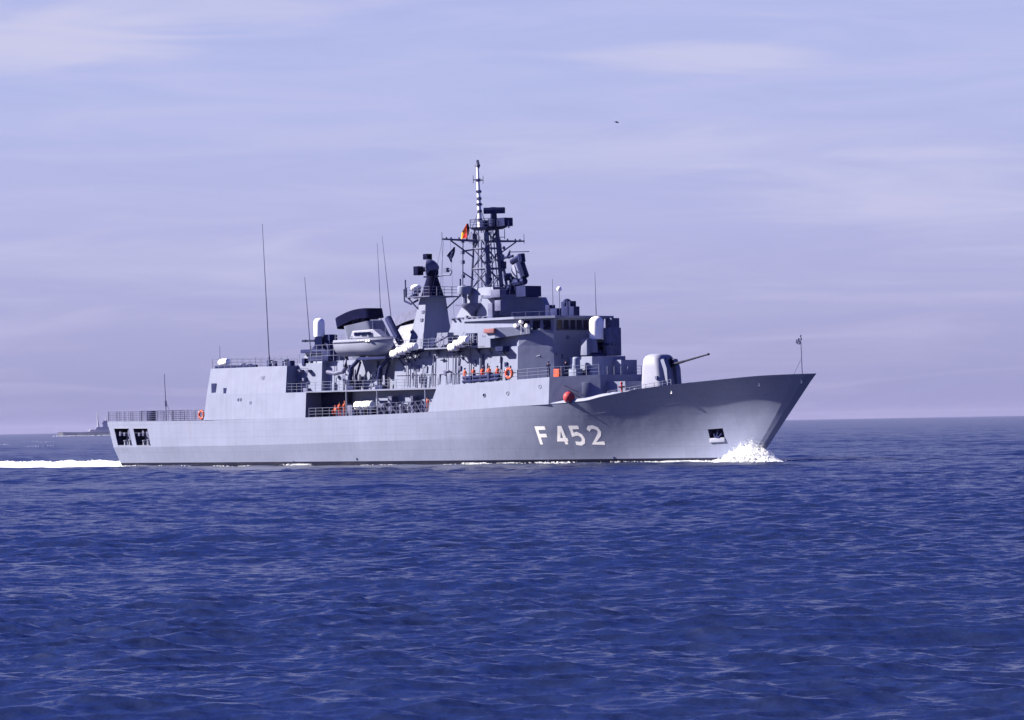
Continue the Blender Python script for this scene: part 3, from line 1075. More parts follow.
# jackstaff at the stem
js = MB()
a, b = at(802.2, 374, 0), at(800.6, 336, 0)
js.tube([a, b], 0.055, 6, r1=0.035)
js.tube([at(794, 374, 0.0), a.lerp(b, 0.42)], 0.025, 5)
js.sphere(b + Vector((0, 0, 0.02)), 0.10, 8, 6)
js.box(b.x - 0.09, b.x + 0.09, -0.09, 0.09, b.z - 0.42, b.z - 0.2)
js.build('jackstaff', M_['mid'], frigate)

# ------------------------------------------------------------------ main gun
gz = 7.95
gx = 36.0
gun = MB()
def rrect(x0, x1, hw, r, z, n=5):
    pts = []
    for cx, cy, a0 in ((x1 - r, hw - r, 0), (x0 + r, hw - r, 90), (x0 + r, -hw + r, 180), (x1 - r, -hw + r, 270)):
        for k in range(n + 1):
            a = R(a0 + 90 * k / n)
            pts.append((cx + r * math.cos(a), cy + r * math.sin(a), z))
    return pts
gun.loft([rrect(gx - 1.75, gx + 1.75, 1.62, 0.75, gz), rrect(gx - 1.78, gx + 1.72, 1.62, 0.75, gz + 0.6), rrect(gx - 1.70, gx + 1.35, 1.52, 0.72, gz + 2.4),
          rrect(gx - 1.62, gx + 1.05, 1.42, 0.70, gz + 3.25), rrect(gx - 1.45, gx + 0.80, 1.22, 0.66, gz + 3.62), rrect(gx - 1.1, gx + 0.5, 0.9, 0.6, gz + 3.80), rrect(gx - 0.6, gx + 0.1, 0.45, 0.3, gz + 3.84)])
turret = gun.build('gun_turret', mat('gun_shield_paint', (0.21, 0.225, 0.33), 0.5, var=0.08), frigate, smooth=50)
gs_ = MB()                                         # slotted mantlet
pts0 = lambda y: [(gx + 1.1, y, gz + 3.2), (gx + 1.55, y, gz + 3.25), (gx + 2.0, y, gz + 2.2), (gx + 2.15, y, gz + 0.2), (gx + 1.2, y, gz + 0.2)]
gs_.loft([pts0(-1.05), pts0(-0.42)])
gs_.loft([pts0(0.42), pts0(1.05)])
gs_.build_each('mantlet', M_['trim'], turret, smooth=0)
ga = MB()
ga.sphere((gx + 1.25, 0, gz + 2.85), 0.62, 12, 8, (1, 0.65, 1))
ga.build('gun_cradle', M_['black'], turret)
p0 = at(676, 363.6, 0); p1 = at(708.6, 354.2, 0)
gb = MB()
d = (p1 - p0)
gb.tube([p0 - d * 0.2, p0, p0 + d * 0.25], 0.18, 12, r1=0.135)
gb.tube([p0 + d * 0.25, p1], 0.115, 12, r1=0.085)
gb.tube([p1 - d * 0.03, p1 + d * 0.01], 0.125, 12)
gb.build('gun_barrel', M_['wood'], turret)
gh = MB()
p = at(656.5, 377.5, -1.62)
gh.box(p.x - 0.16, p.x + 0.12, -1.72, -1.5, p.z - 0.2, p.z + 0.16)
gh.build('hatch_handle', M_['mid'], turret)
gr_ = MB()
gr_.lathe((gx, 0, gz - 0.75), (0, 0, 1), [(1.95, 0), (1.95, 0.45), (1.8, 0.8)], 28)
gr_.build('turret_ring', M_['trim'], turret)

# ------------------------------------------------------------------ superstructure
ss = MB()                                          # 01 level house along the side
ss.prism([(-2.2, -5.6), (19.0, -5.6), (22.6, -3.35), (22.6, 4.3), (19.0, 5.6), (-2.2, 5.6)], 8.70,
         [(-2.0, -5.35), (18.9, -5.35), (22.45, -3.2), (22.45, 4.2), (18.9, 5.35), (-2.0, 5.35)], 13.1)
house = ss.build('superstructure', P, frigate, smooth=0)
sb = MB()
sb.prism([(-15.9, -4.5), (-2.1, -4.5), (-2.1, 4.5), (-15.9, 4.5)], 8.72, [(-15.8, -4.3), (-2.1, -4.3), (-2.1, 4.3), (-15.8, 4.3)], 12.3)
sb.build('funnel_house', P, frigate, smooth=0)
dl = MB()                                          # 02 deck edge and overhang over the side deck
dl.prism([(-2.6, -5.9), (8.6, -5.9), (8.6, 5.9), (-2.6, 5.9)], 13.10, [(-2.6, -5.9), (8.6, -5.9), (8.6, 5.9), (-2.6, 5.9)], 13.24)
dl.build('upper_deck', M_['trim'], frigate, smooth=0)
b2 = MB()                                          # bridge block
b2.prism([(9.5, -5.0), (18.9, -5.2), (22.4, -3.2), (22.4, 4.2), (18.9, 5.2), (9.5, 5.0)], 13.105,
         [(9.5, -4.9), (18.9, -5.05), (22.7, -3.3), (22.7, 4.3), (18.9, 5.05), (9.5, 4.9)], 16.1)
bridge = b2.build('bridge', P, frigate, smooth=0)
br_ = MB()                                         # bridge roof with overhanging visor
rp_ = [(9.2, -5.1), (18.6, -5.6), (23.3, -3.7), (23.3, 5.2), (18.6, 6.6), (9.2, 5.1)]
br_.prism(rp_, 16.102, rp_, 16.36)
br_.build('bridge_roof', P, bridge, smooth=0)
# windows
def window_on(a, b, z0, z1, n, gap, off, parent, name='window', e0=0.04, e1=0.04):
    a, b = Vector(a), Vector(b)
    d = b - a
    dn = d.normalized()
    nrm = Vector((dn.y, -dn.x, 0))
    for i in range(n):
        t0, t1 = e0 + (1 - e0 - e1) * (i + gap) / n, e0 + (1 - e0 - e1) * (i + 1 - gap) / n
        p, q = a + d * t0, a + d * t1
        mb = MB()
        rect = [p, q]
        mb.loft([[(v.x - nrm.x * 0.1, v.y - nrm.y * 0.1, z) for v, z in ((p, z0), (q, z0), (q, z1), (p, z1))],
                 [(v.x + nrm.x * off, v.y + nrm.y * off, z) for v, z in ((p, z0), (q, z0), (q, z1), (p, z1))]])
        w = mb.build(name, M_['mid'], parent, smooth=0)
        mb = MB()
        i_ = 0.07
        p2, q2 = p + dn * i_, q - dn * i_
        mb.loft([[(v.x, v.y, z) for v, z in ((p2, z0 + i_), (q2, z0 + i_), (q2, z1 - i_), (p2, z1 - i_))],
                 [(v.x + nrm.x * (off + 0.012), v.y + nrm.y * (off + 0.012), z) for v, z in ((p2, z0 + i_), (q2, z0 + i_), (q2, z1 - i_), (p2, z1 - i_))]])
        mb.build('pane', M_['glass'], w, smooth=0)
window_on((22.62, -3.24, 0), (22.62, 4.24, 0), 14.75, 15.95, 7, 0.05, 0.06, bridge)
window_on((18.95, -5.06, 0), (22.6, -3.28, 0), 14.75, 15.95, 3, 0.10, 0.06, bridge)
window_on((22.6, 4.28, 0), (18.95, 5.06, 0), 14.75, 15.95, 3, 0.10, 0.06, bridge)
# bridge wing with solid bulwark
w1 = MB()
wz0, wz1 = 13.42, 15.22
for sg_ in (1, -1):
    plan = [(15.2, -4.9 * sg_), (15.2, -6.42 * sg_), (16.3, -6.45 * sg_), (20.4, -4.75 * sg_)]
    w1.prism(plan, lambda x, y: 14.0 if x < 16 else (14.05 if x < 18 else 14.45), plan, lambda x, y: wz1)
    w1.box(13.4, 15.5, min(-6.40 * sg_, -4.9 * sg_), max(-6.40 * sg_, -4.9 * sg_), 13.05, 14.9)
wing = w1.build_each('bridge_wing', P, frigate, smooth=0)
w2 = MB()
w2.box(11.0, 13.2, -6.25, -5.0, 13.25, 13.35)
w2.rail([(6.6, -6.3, 13.3), (13.2, -6.35, 13.3)], 1.05, 0.8, r=0.026)
w2.rail([(-2.4, -5.8, 13.24), (7.0, -5.85, 13.24)], 1.05, 1.2, r=0.026)
w2.build_each('wing_railing', M_['trim'], wing)
w3 = MB()                                          # side deck platform under the wing
w3.box(4.2, 14.6, -6.4, -5.3, 13.1, 13.26)
for x in (5.5, 9.0, 12.5):
    w3.loft([[(x, -6.35, 13.1), (x, -5.3, 12.3), (x, -5.3, 13.1)], [(x + 0.12, -6.35, 13.1), (x + 0.12, -5.3, 12.3), (x + 0.12, -5.3, 13.1)]])
w3.build_each('wing_platform', M_['trim'], wing, smooth=0)
w4 = MB()
p = at(500, 350, -6.2)
w4.loft([[(p.x - 0.6, -6.35, 12.6), (p.x + 0.6, -6.35, 12.6), (p.x + 0.6, -5.3, 12.5), (p.x - 0.6, -5.3, 12.5)], [(p.x - 0.6, -6.35, 13.12), (p.x + 0.6, -6.35, 13.12), (p.x + 0.6, -5.3, 13.12), (p.x - 0.6, -5.3, 13.12)]])
w4.build('wing_bracket', M_['dark'], wing, smooth=0)
rb = MB()
p = at(490.5, 330.5, -6.5)
rb.box(p.x - 0.9, p.x + 0.8, -6.75, -6.1, p.z - 0.28, p.z + 0.22)
rb.build('signal_locker', M_['rust'], wing, bevel=0.05)
wl = MB()                                          # white signal lamps and instruments on the wing
for px, py, r_ in ((516, 326, 0.24), (521, 322, 0.2), (527, 326, 0.24)):
    p = at(px, py, -5.4)
    wl.lathe((p.x, -5.4, p.z), (0.4, -1, 0.1), [(0.05, -0.3), (r_, -0.25), (r_, 0.2), (r_ * 0.8, 0.25), (0.05, 0.26)], 12)
    wl.tube([(p.x, -5.4, p.z), (p.x, -5.4, 14.4)], 0.05, 5)
wl.build_each('signal_lamp', M_['white'], wing)
ws_ = MB()
p = at(471.5, 341, -5.6)
ws_.box(p.x - 0.85, p.x + 0.75, -5.75, -5.0, 13.25, 14.75)
ws_.build('ventilation_louvre', M_['dark'], frigate, bevel=0.03)
ws2 = MB()
for q in range(4):
    ws2.box(p.x - 0.75 + q * 0.38, p.x - 0.6 + q * 0.38, -5.8, -5.7, 13.35, 14.65)
ws2.build_each('louvre_bar', M_['trim'], frigate)
# side details on the white superstructure wall
dd = MB()
def wall_y(z):
    return -5.6 + 0.25 * (z - 8.7) / 4.4
def wall_box(mb, px0, px1, py0, py1, t=0.09):
    a, b = at(px0, (py0 + py1) / 2, -5.5), at(px1, (py0 + py1) / 2, -5.5)
    z1, z0 = at((px0 + px1) / 2, py0, -5.5).z, at((px0 + px1) / 2, py1, -5.5).z
    y = wall_y((z0 + z1) / 2)
    mb.box(a.x, b.x, y - t, y + 0.25, z0, z1)
for q in ((447, 451.5, 371, 383), (437.8, 440.5, 374, 384), (441.2, 444.0, 358.5, 360.5)):
    mb = MB(); wall_box(mb, *q); mb.build('door', M_['trim'], house, bevel=0.02)
mb = MB(); wall_box(mb, 505, 507.4, 362.2, 366.6, 0.15); mb.build_each('vent', M_['dark'], house, bevel=0.02)
mb = MB()
for px in (452.6, 456.0, 408, 413.5, 433, 480.5):
    z1 = 13.0 if px < 470 else 12.4
    a = at(px, 370, -5.7)
    mb.tube([(a.x, -5.72, 9.0), (a.x, -5.55, z1)], 0.06 if px < 470 else 0.2, 6)
for px in (417, 421.5, 425):
    a = at(px, 384, -5.9)
    mb.tube([(a.x, -5.9, 8.8), (a.x, -5.9, 10.4)], 0.09, 6)
mb.build_each('vent_pipe', M_['trim'], house)
mb = MB()
for px, py in ((442.5, 360), (448, 371.5), (532, 356.5), (519.0, 357)):
    p = at(px, py, -5.6)
    y = wall_y(p.z) if px < 515 else -4.4
    mb.tube([(p.x - 0.3, y - 0.2, p.z), (p.x + 0.3, y - 0.2, p.z + 0.1)], 0.10, 6)
    mb.tube([(p.x, y + 0.3, p.z - 0.1), (p.x, y - 0.2, p.z)], 0.06, 6)
mb.build_each('flood_lamp', M_['mid'], house)
# railing and dodger of the torpedo gallery on the forward block
tg = MB()
xa, xb = at(458, 382, -6.95).x, at(517, 378, -6.95).x
tg.rail([(xa, -6.9, zt(xa, 0)), (xb, -6.9, zt(xb, 0))], 1.1, 1.1, r=0.026)
tg.rail([(xb, -6.85, zt(xb, 0)), (25.4, -6.75, zt(25.4, 0)), (30.2, -3.7, zt(30.2, 0))], 1.1, 1.3, r=0.03)
tg.build_each('gallery_railing', M_['trim'], fwd)
tt = MB()
xa, xb = at(463.2, 379, -6.8).x, at(499.0, 379, -6.8).x
for dy, dz in ((0, 0.55), (0.34, 0.25), (-0.05, 0.14)):
    z = zt(xa, 0) + dz + 0.12
    tt.tube([(xa, -6.75 + dy, z), (xb, -6.75 + dy, z + (xb - xa) * 0.035)], 0.19, 10)
tt.box(xa + 1.2, xa + 1.5, -7.0, -6.4, zt(xa, 0), zt(xa, 0) + 0.9)
tt.box(xb - 1.7, xb - 1.4, -7.0, -6.4, zt(xb, 0), zt(xb, 0) + 0.9)
tt.build_each('torpedo_tube', M_['dark'], frigate)

# ------------------------------------------------------------------ mast tower and fore directors
tw = MB()
tw.prism([(3.8, -3.2), (13.2, -3.2), (13.2, 3.2), (3.8, 3.2)], 13.24, [(5.4, -2.95), (12.6, -2.95), (12.6, 2.95), (5.4, 2.95)], 16.6)
tw.prism([(5.6, -2.75), (12.3, -2.75), (12.3, 2.75), (5.6, 2.75)], 16.72, [(7.9, -2.2), (11.4, -2.2), (11.4, 2.2), (7.9, 2.2)], 20.0)
tower = tw.build('mast_tower', P, frigate, smooth=0)
t2 = MB()
t2.prism([(5.1, -3.05), (12.9, -3.05), (12.9, 3.05), (5.1, 3.05)], 16.602, [(5.1, -3.05), (12.9, -3.05), (12.9, 3.05), (5.1, 3.05)], 16.715)
for k in range(9):
    x = 5.3 + k * 0.9
    t2.box(x, x + 0.25, -3.3, -3.0, 16.42, 16.60)
t2.build_each('tower_ledge', M_['mid'], tower, smooth=0)
t3 = MB()                                          # director house in front of the tower
t3.prism([(9.5, -2.95), (12.4, -2.97), (13.6, 1.2), (13.6, 3.2), (9.5, 3.2)], 16.38,
         [(9.6, -2.8), (12.3, -2.8), (13.3, 1.1), (13.3, 3.0), (9.6, 3.0)], 19.1)
t3.prism([(13.0, 0.2), (15.6, 3.0), (15.2, 3.8), (13.0, 3.8)], 16.37, [(13.0, 0.1), (14.7, 2.2), (14.4, 3.2), (13.0, 3.4)], 18.75)
t3.build_each('director_house', M_['paint'], frigate, smooth=0)
def side_sphere(px, py, lat, r, name, matl, parent, sc=(1, 1, 1)):
    mb = MB()
    mb.sphere(at(px, py, lat), r, 14, 9, sc)
    return mb.build(name, matl, parent)
# sponson platform on the tower's starboard side with sensors
sp = MB()
p = at(471, 303, -3.2)
sp.lathe((p.x, -3.0, p.z - 1.5), (0, 0, 1), [(0.15, 0), (0.55, 0.5), (1.15, 1.0), (1.35, 1.25), (1.35, 1.45), (0.1, 1.5)], 18)
sp.prism([(p.x - 2.2, -3.7), (p.x, -3.9), (p.x, -2.0), (p.x - 2.2, -2.2)], p.z - 0.25, [(p.x - 2.2, -3.7), (p.x, -3.9), (p.x, -2.0), (p.x - 2.2, -2.2)], p.z - 0.1)
sp.build_each('sensor_sponson', M_['mid'], tower, smooth=40)
sq = MB()
p = at(464.5, 290.5, -3.0)
sq.lathe((p.x, -3.0, p.z - 0.45), (0, 0, 1), [(0.75, 0), (0.8, 0.1), (0.8, 0.85), (0.7, 0.95), (0.1, 1.0)], 18)
sq.tube([(p.x, -3.0, p.z - 1.7), (p.x, -3.0, p.z - 0.45)], 0.28, 8)
sq.build('satellite_dome', P, tower)
sq = MB()
for px, py, w_, h_ in ((492, 312, 0.8, 2.0), (499.5, 305.5, 1.0, 1.2), (489, 297, 1.4, 0.35), (497, 293.5, 1.6, 0.9)):
    p = at(px, py, -3.2)
    sq.box(p.x - w_ / 2, p.x + w_ / 2, -3.5, -2.5, p.z - h_ / 2, p.z + h_ / 2)
sq.build_each('electronics_box', M_['mid'], tower, bevel=0.06)
lad = MB()
for dy in (-0.2, 0.2):
    a, b = at(490.5, 327, -3.3), at(489, 308, -3.0)
    lad.tube([(a.x + dy, -3.25, a.z), (b.x + dy, -2.9, b.z)], 0.04, 5)
for k in range(10):
    q = Vector((a.x, -3.25, a.z)).lerp(Vector((b.x, -2.9, b.z)), k / 9)
    lad.tube([q - Vector((0.2, 0, 0)), q + Vector((0.2, 0, 0))], 0.03, 5)
lad.build_each('tower_ladder', M_['white'], tower)

def director(name, foot, face, rad, scale=1.0, parent=frigate):
    """Tracking radar: pedestal, yoke, parabolic dish facing `face`, feed and side box."""
    f = Vector(foot); d = Vector(face).normalized()
    up_ = Vector((0, 0, 1)); s_ = d.cross(up_).normalized(); u = s_.cross(d).normalized()
    mb = MB()
    mb.lathe(f, (0, 0, 1), [(0.95 * scale, 0), (0.8 * scale, 0.2), (0.55 * scale, 0.9), (0.6 * scale, 1.1), (0.1, 1.2)], 16)
    c = f + Vector((0, 0, 2.2 * scale))
    for k in (-1, 1):
        mb.tube([f + Vector((0, 0, 1.0)) + s_ * 0.45 * k * scale, c + s_ * 0.6 * k * scale], 0.2 * scale, 8)
    root = mb.build(name, M_['dark'], parent)
    mb = MB()
    ringsA, ringsB = [], []
    for i in range(1, 8):
        r = rad * i / 7
        z = 0.30 * rad * (i / 7) ** 2
        ringsA.append([c + d * (z + 0.15) + s_ * (r * math.cos(2 * math.pi * k / 24)) + u * (r * math.sin(2 * math.pi * k / 24)) for k in range(24)])
        ringsB.append([c + d * (z + 0.03) + s_ * (r * 1.02 * math.cos(2 * math.pi * k / 24)) + u * (r * 1.02 * math.sin(2 * math.pi * k / 24)) for k in range(24)])
    mb.loft(ringsA + ringsB[::-1])
    mb.build('dish', M_['trim'], root)
    mb = MB()
    mb.tube([c, c - d * 0.9 * scale], 0.45 * scale, 12)
    mb.build_each('receiver_box', M_['dark'], root)
    mb = MB()
    for a in (0.5, 2.6, 4.7):
        mb.tube([c + d * (0.30 * rad + 0.1) + s_ * (rad * 0.9 * math.cos(a)) + u * (rad * 0.9 * math.sin(a)), c + d * (rad * 0.95)], 0.04, 5)
    mb.sphere(c + d * (rad * 0.95), 0.14, 8, 6)
    mb.build('feed_horn', M_['dark'], root)
    return root, c, d, s_, u
# forward director
p = at(517, 297, 0)
root, c, d, s_, u = director('fire_control_radar', (p.x - 0.9, 0, 19.1), (0.55, 0.80, 0.15), 1.3, 0.95)
mb = MB()
for a, b, r_ in (((521, 254), (522, 262), 0.42), ((520, 262), (525, 277), 0.5), ((514, 283), (525, 281), 0.42), ((512, 262), (520, 257), 0.36)):
    mb.tube([at(*a, -0.3), at(*b, -0.3)], r_, 8)
mb.tube([at(510, 252, -0.2), at(529, 251.5, -0.2)], 0.06, 6)
mb.tube([at(508, 258, -0.3), at(510, 250, -0.3)], 0.25, 6, r1=0.05)
mb.tube([at(503, 258, -0.3), at(513, 256, -0.3)], 0.16, 6)
mb.tube([at(509, 287, 0), at(524, 287, 0)], 0.14, 6)
for px in (511, 515, 521, 524):
    mb.tube([at(px, 290, -0.8), at(px, 284, -0.8)], 0.07, 6)
mb.build_each('tracker_mount', M_['dark'], root)
mb = MB()
p = at(530.5, 291, 0.3)
mb.box(p.x - 0.8, p.x + 0.8, -1.2, 1.2, p.z - 0.65, p.z + 0.55)
mb.rail([(12.2, -2.7, 19.1), (13.2, 1.0, 19.1)], 1.0, 0.8, r=0.03)
mb.build_each('director_rail', M_['dark'], frigate)

# ------------------------------------------------------------------ lattice mast
ms = MB()
zb, ztp = 19.9, 26.7
bx, tx = [(6.9, -1.5), (9.7, -1.5), (9.7, 1.5), (6.9, 1.5)], [(7.0, -0.95), (8.8, -0.95), (8.8, 0.95), (7.0, 0.95)]
def leg(k, t):
    a, b = Vector((*bx[k], zb)), Vector((*tx[k], ztp))
    return a.lerp(b, t)
for k in range(4):
    ms.tube([leg(k, 0), leg(k, 1)], 0.165, 10, r1=0.12)
    k2 = (k + 1) % 4
    for a, b in ((0.0, 0.34), (0.34, 0.68), (0.68, 1.0)):
        ms.tube([leg(k, a), leg(k2, b)], 0.06, 6)
        ms.tube([leg(k2, a), leg(k, b)], 0.06, 6)
        ms.tube([leg(k, b), leg(k2, b)], 0.10, 6)
ms.tube([(8.2, 0.0, zb), (8.0, 0.0, ztp)], 0.28, 12)
ms.tube([(9.3, 1.0, zb), (8.9, 0.8, ztp)], 0.24, 10)
mast = ms.build('lattice_mast', M_['mid'], frigate)
mp_ = MB()
mp_.prism([(6.9, -1.2), (9.2, -1.2), (9.2, 1.4), (6.9, 1.4)], 26.7, [(6.6, -1.4), (9.9, -1.4), (9.9, 1.6), (6.6, 1.6)], 26.95)
mp_.rail([(6.7, -1.3, 26.95), (9.8, -1.3, 26.95), (9.8, 1.5, 26.95), (6.7, 1.5, 26.95)], 0.9, 0.9, r=0.035)
p = at(505.5, 230, 0.6)
mp_.box(p.x - 0.7, p.x + 0.6, -0.1, 1.2, 26.95, 27.9)
p = at(484, 231, -0.9)
mp_.box(p.x - 0.4, p.x + 0.4, -1.2, -0.6, 26.95, 27.7)
mp_.tube([at(508.8, 228, 0.2), at(508.8, 220, 0.2)], 0.09, 6)
mp_.build_each('mast_platform', M_['dark'], mast)
mr_ = MB()
mr_.lathe((8.6, 0.6, 26.95), (0, 0, 1), [(0.75, 0), (0.62, 0.8), (0.38, 1.1), (0.35, 1.9), (0.5, 2.0), (0.5, 2.25), (0.1, 2.3)], 14)
rp0, rp1 = at(484, 210.6, 0), at(505, 210.6, 0)
pm = at(494.3, 210.6, 0.3)
ax_ = AX * 0.8
mr_.build_each('radar_pedestal', M_['dark'], mast)
ra = MB()
dv = Vector((0.80, 0.60, 0))
nv_ = Vector((0.60, -0.80, 0))
pts = lambda t: [pm + dv * t + nv_ * a + Vector((0, 0, z)) for a, z in ((0.16, -0.36), (0.26, 0), (0.16, 0.36), (-0.2, 0.3), (-0.2, -0.3))]
ra.loft([pts(-1.22), pts(1.22)])
ra.tube([pm, pm - Vector((0, 0, 0.9))], 0.2, 8)
ra.build('surface_search_radar', M_['dark'], mast)
yd = MB()
zy = at(482, 241.2, 0).z
for k in (-1, 1):
    yd.tube([(7.45, 0.9 * k, zy), (7.45, 6.3 * k, zy + 0.12)], 0.16, 8, r1=0.09)
    yd.tube([(7.45, 1.5 * k, zy - 1.9), (7.45, 5.0 * k, zy)], 0.09, 6)
    yd.tube([(7.45, 6.25 * k, zy - 0.2), (7.45, 6.25 * k, zy + 0.9)], 0.045, 5)
    for q in (2.5, 3.7, 4.9, 5.6):
        yd.tube([(7.45, q * k, zy), (7.45, q * k, zy + 0.35)], 0.11, 6)
yd.tube([(7.45, -3.1, zy), (7.45, -3.3, zy - 6.4)], 0.07, 6)
yd.tube([(7.45, -3.2, zy - 1.2), (7.45, -1.5, zy - 1.0)], 0.10, 6)
yd.tube([(7.45, -3.2, zy - 3.6), (7.45, -1.6, zy - 4.4)], 0.08, 6)
for q in (0.0, -1.3, -2.4, -4.0, -5.2):
    yd.box(7.3, 7.6, -3.4, -3.0, zy + q - 0.25, zy + q + 0.15)
yd.build_each('yardarm', M_['mid'], mast)
pm_ = MB()
a, b = Vector((7.15, -0.2, 26.9)), at(477.45, 164, -0.2)
pm_.tube([a, b], 0.27, 10, r1=0.13)
pole = pm_.build('pole_mast', M_['white'], mast)
pf = MB()
for t_, w_ in ((0.90, 0.0), (0.75, 0.75), (0.57, 0.42), (0.37, 0.5), (0.46, 0.2), (0.26, 0.22), (0.13, 0.25)):
    q = a.lerp(b, t_)
    if w_:
        pf.tube([q - Vector((0, w_, 0)), q + Vector((0, w_, 0))], 0.06, 6)
        pf.tube([q - Vector((w_ * 0.7, 0, 0)), q + Vector((w_ * 0.7, 0, 0))], 0.06, 6)
        pf.tube([q - Vector((0, 0, 0.15)), q + Vector((0, 0, 0.15))], 0.30, 8)
    if w_ == 0.75:
        for k in (-1, 1):
            pf.tube([q + Vector((0, w_ * k, -0.4)), q + Vector((0, w_ * k, 0.5))], 0.045, 5)
pf.box(b.x - 0.22, b.x + 0.22, b.y - 0.22, b.y + 0.22, b.z - 0.3, b.z - 0.05)
pf.tube([b, b + Vector((0, 0, 0.45))], 0.17, 8)
pf.tube([b + Vector((0.15, 0, -0.5)), b + Vector((0.15, 0, 0.2))], 0.14, 6)
pf.tube([a.lerp(b, 0.33), (8.4, -0.3, 27.1)], 0.07, 6)
pf.tube([(6.9, -1.2, 26.9), at(479, 210, -1.2)], 0.035, 5)
pf.tube([at(469, 221, -1.2), at(477, 220.5, -1.2)], 0.03, 5)
pf.build_each('aerial_bracket', M_['mid'], pole)
# signal halyards from the yardarm end
hl = MB()
hl.tube([(7.45, -6.2, zy), (2.2, -5.2, 13.4)], 0.022, 4)
hl.tube([(7.45, -6.0, zy), (4.4, -4.8, 13.4)], 0.022, 4)
hl.tube([(7.45, -5.0, zy), (7.4, -4.6, 16.6)], 0.018, 4)
hl.tube([(7.45, -6.25, zy - 6), (7.45, -6.25, zy)], 0.02, 4)
hl.build_each('signal_halyard', M_['trim'], mast)

# ------------------------------------------------------------------ after tower with tracking radar
at_ = MB()
pl0 = [(-3.9, -2.35), (-1.0, -2.35), (-1.0, 3.0), (-3.9, 3.0)]
pl1 = [(-2.9, -1.75), (-1.05, -1.75), (-1.05, 2.0), (-2.9, 2.0)]
pl2 = [(-2.1, -1.45), (-1.1, -1.45), (-1.1, 1.6), (-2.1, 1.6)]
at_.loft([[(x, y, 12.3) for x, y in pl0], [(x, y, 16.6) for x, y in pl1], [(x, y, 19.3) for x, y in pl2]])
aft = at_.build('after_tower', P, frigate, smooth=0)
mb = MB()
mb.box(-3.6, 0.6, -2.4, 2.4, 19.3, 19.42)
mb.rail([(-3.5, -2.3, 19.42), (0.5, -2.3, 19.42), (0.5, 2.3, 19.42)], 1.05, 1.0, r=0.035)
mb.tube([(-3.4, -2.2, 19.3), (-2.4, -1.6, 18.0)], 0.09, 6)
mb.tube([(0.5, 2.2, 19.3), (-1.05, 1.6, 18.0)], 0.09, 6)
for x, y in ((-3.6, -2.4), (0.6, 2.4)):
    mb.tube([(x, y, 19.4), (x, y, 21.4)], 0.10, 6)
mb.build('tower_platform', M_['mid'], aft)
mb = MB()
mb.lathe((-1.6, 0, 19.42), (0, 0, 1), [(1.35, 0), (1.15, 0.6), (0.72, 2.0), (0.6, 2.4), (0.75, 2.6), (0.75, 3.0), (0.1, 3.1)], 16)
afr = mb.build('tracking_radar', M_['black'], frigate)
q = at(430, 268, 0)
mb = MB()
d = Vector((0.80, 0.55, 0.05)).normalized()
mb.lathe(q - d * 0.35, d, [(0.02, 0.0), (1.05, 0.02), (1.1, 0.12), (1.02, 0.5), (0.80, 0.9), (0.45, 1.25), (0.12, 1.42), (0.02, 1.44)], 24)
mb.build('dish', M_['mid'], afr)
mb = MB()
k_ = at(418.5, 270.8, -0.5)
mb.box(k_.x - 0.42, k_.x + 0.42, -0.95, -0.1, k_.z - 0.52, k_.z + 0.52)
mb.tube([k_, q], 0.28, 8)
mb.tube([q, at(430, 284, 0)], 0.42, 10)
kk = at(427.5, 256.5, 0)
mb.box(kk.x - 0.38, kk.x + 0.38, -0.4, 0.4, kk.z - 0.35, kk.z + 0.3)
mb.tube([q, kk], 0.28, 8)
mb.build_each('receiver_box', M_['black'], afr, bevel=0.05)
mb = MB()
mb.tube([at(424, 277, 0), at(437, 276.5, 0), at(445, 275, 0), at(450.5, 275, 0), at(452, 272, 0), at(450, 269.5, 0), at(446, 270, 0)], 0.10, 6)
p = at(446.5, 270, 0)
mb.box(p.x - 0.25, p.x + 0.25, -0.25, 0.25, p.z - 0.25, p.z + 0.25)
mb.build_each('waveguide_arm', M_['mid'], afr)
mb = MB()
p = at(416, 289, -1.2)
mb.sphere(p + Vector((0, 0, 0.15)), 0.62, 14, 9, (1, 1, 0.62))
mb.build('satellite_dome', M_['white'], aft)
mb = MB()
mb.tube([p - Vector((0, 0, 1.1)), p], 0.3, 8)
mb.tube([at(404.5, 302, -1.6), at(404, 289, -1.6)], 0.08, 6)
mb.tube([at(404.5, 301, -1.6), at(411, 304, -1.6), at(418, 300, -1.6)], 0.12, 6)
mb.tube([at(409, 298, -1.4), at(420, 291, -1.4)], 0.16, 6)
mb.build_each('sensor_bracket', M_['dark'], aft)
mb = MB()
for px, py in ((411, 332), (419.5, 320), (420, 312)):
    p = at(px, py, -2.1)
    y = -2.35 + 0.6 * (p.z - 12.3) / 4.3
    mb.box(p.x - 0.2, p.x + 0.2, y - 0.1, y + 0.3, p.z - 0.18, p.z + 0.18)
mb.build_each('vent', M_['mid'], aft)
# winch gear at the tower foot
mb = MB()
for px, py, r_ in ((442, 341, 0.7), (448, 341, 0.45)):
    p = at(px, py, -4.2)
    mb.lathe((p.x, -4.6, p.z), (0, 1, 0), [(r_, 0), (r_, 0.1), (r_ * 0.5, 0.15), (r_ * 0.5, 0.7), (r_, 0.75), (r_, 0.85)], 12)
p = at(444, 338, -4.0)
mb.box(p.x - 0.9, p.x + 1.0, -4.3, -3.4, 13.24, p.z + 0.6)
mb.build_each('cable_reel', M_['trim'], frigate)
mb = MB()
p = at(435.5, 344, -4.0)
mb.box(p.x - 0.4, p.x + 0.4, -4.4, -3.6, 13.24, 14.6)
mb.tube([at(426, 348, -4.6), at(449, 335.5, -4.6)], 0.08, 6)
mb.build_each('jib_post', M_['dark'], frigate)

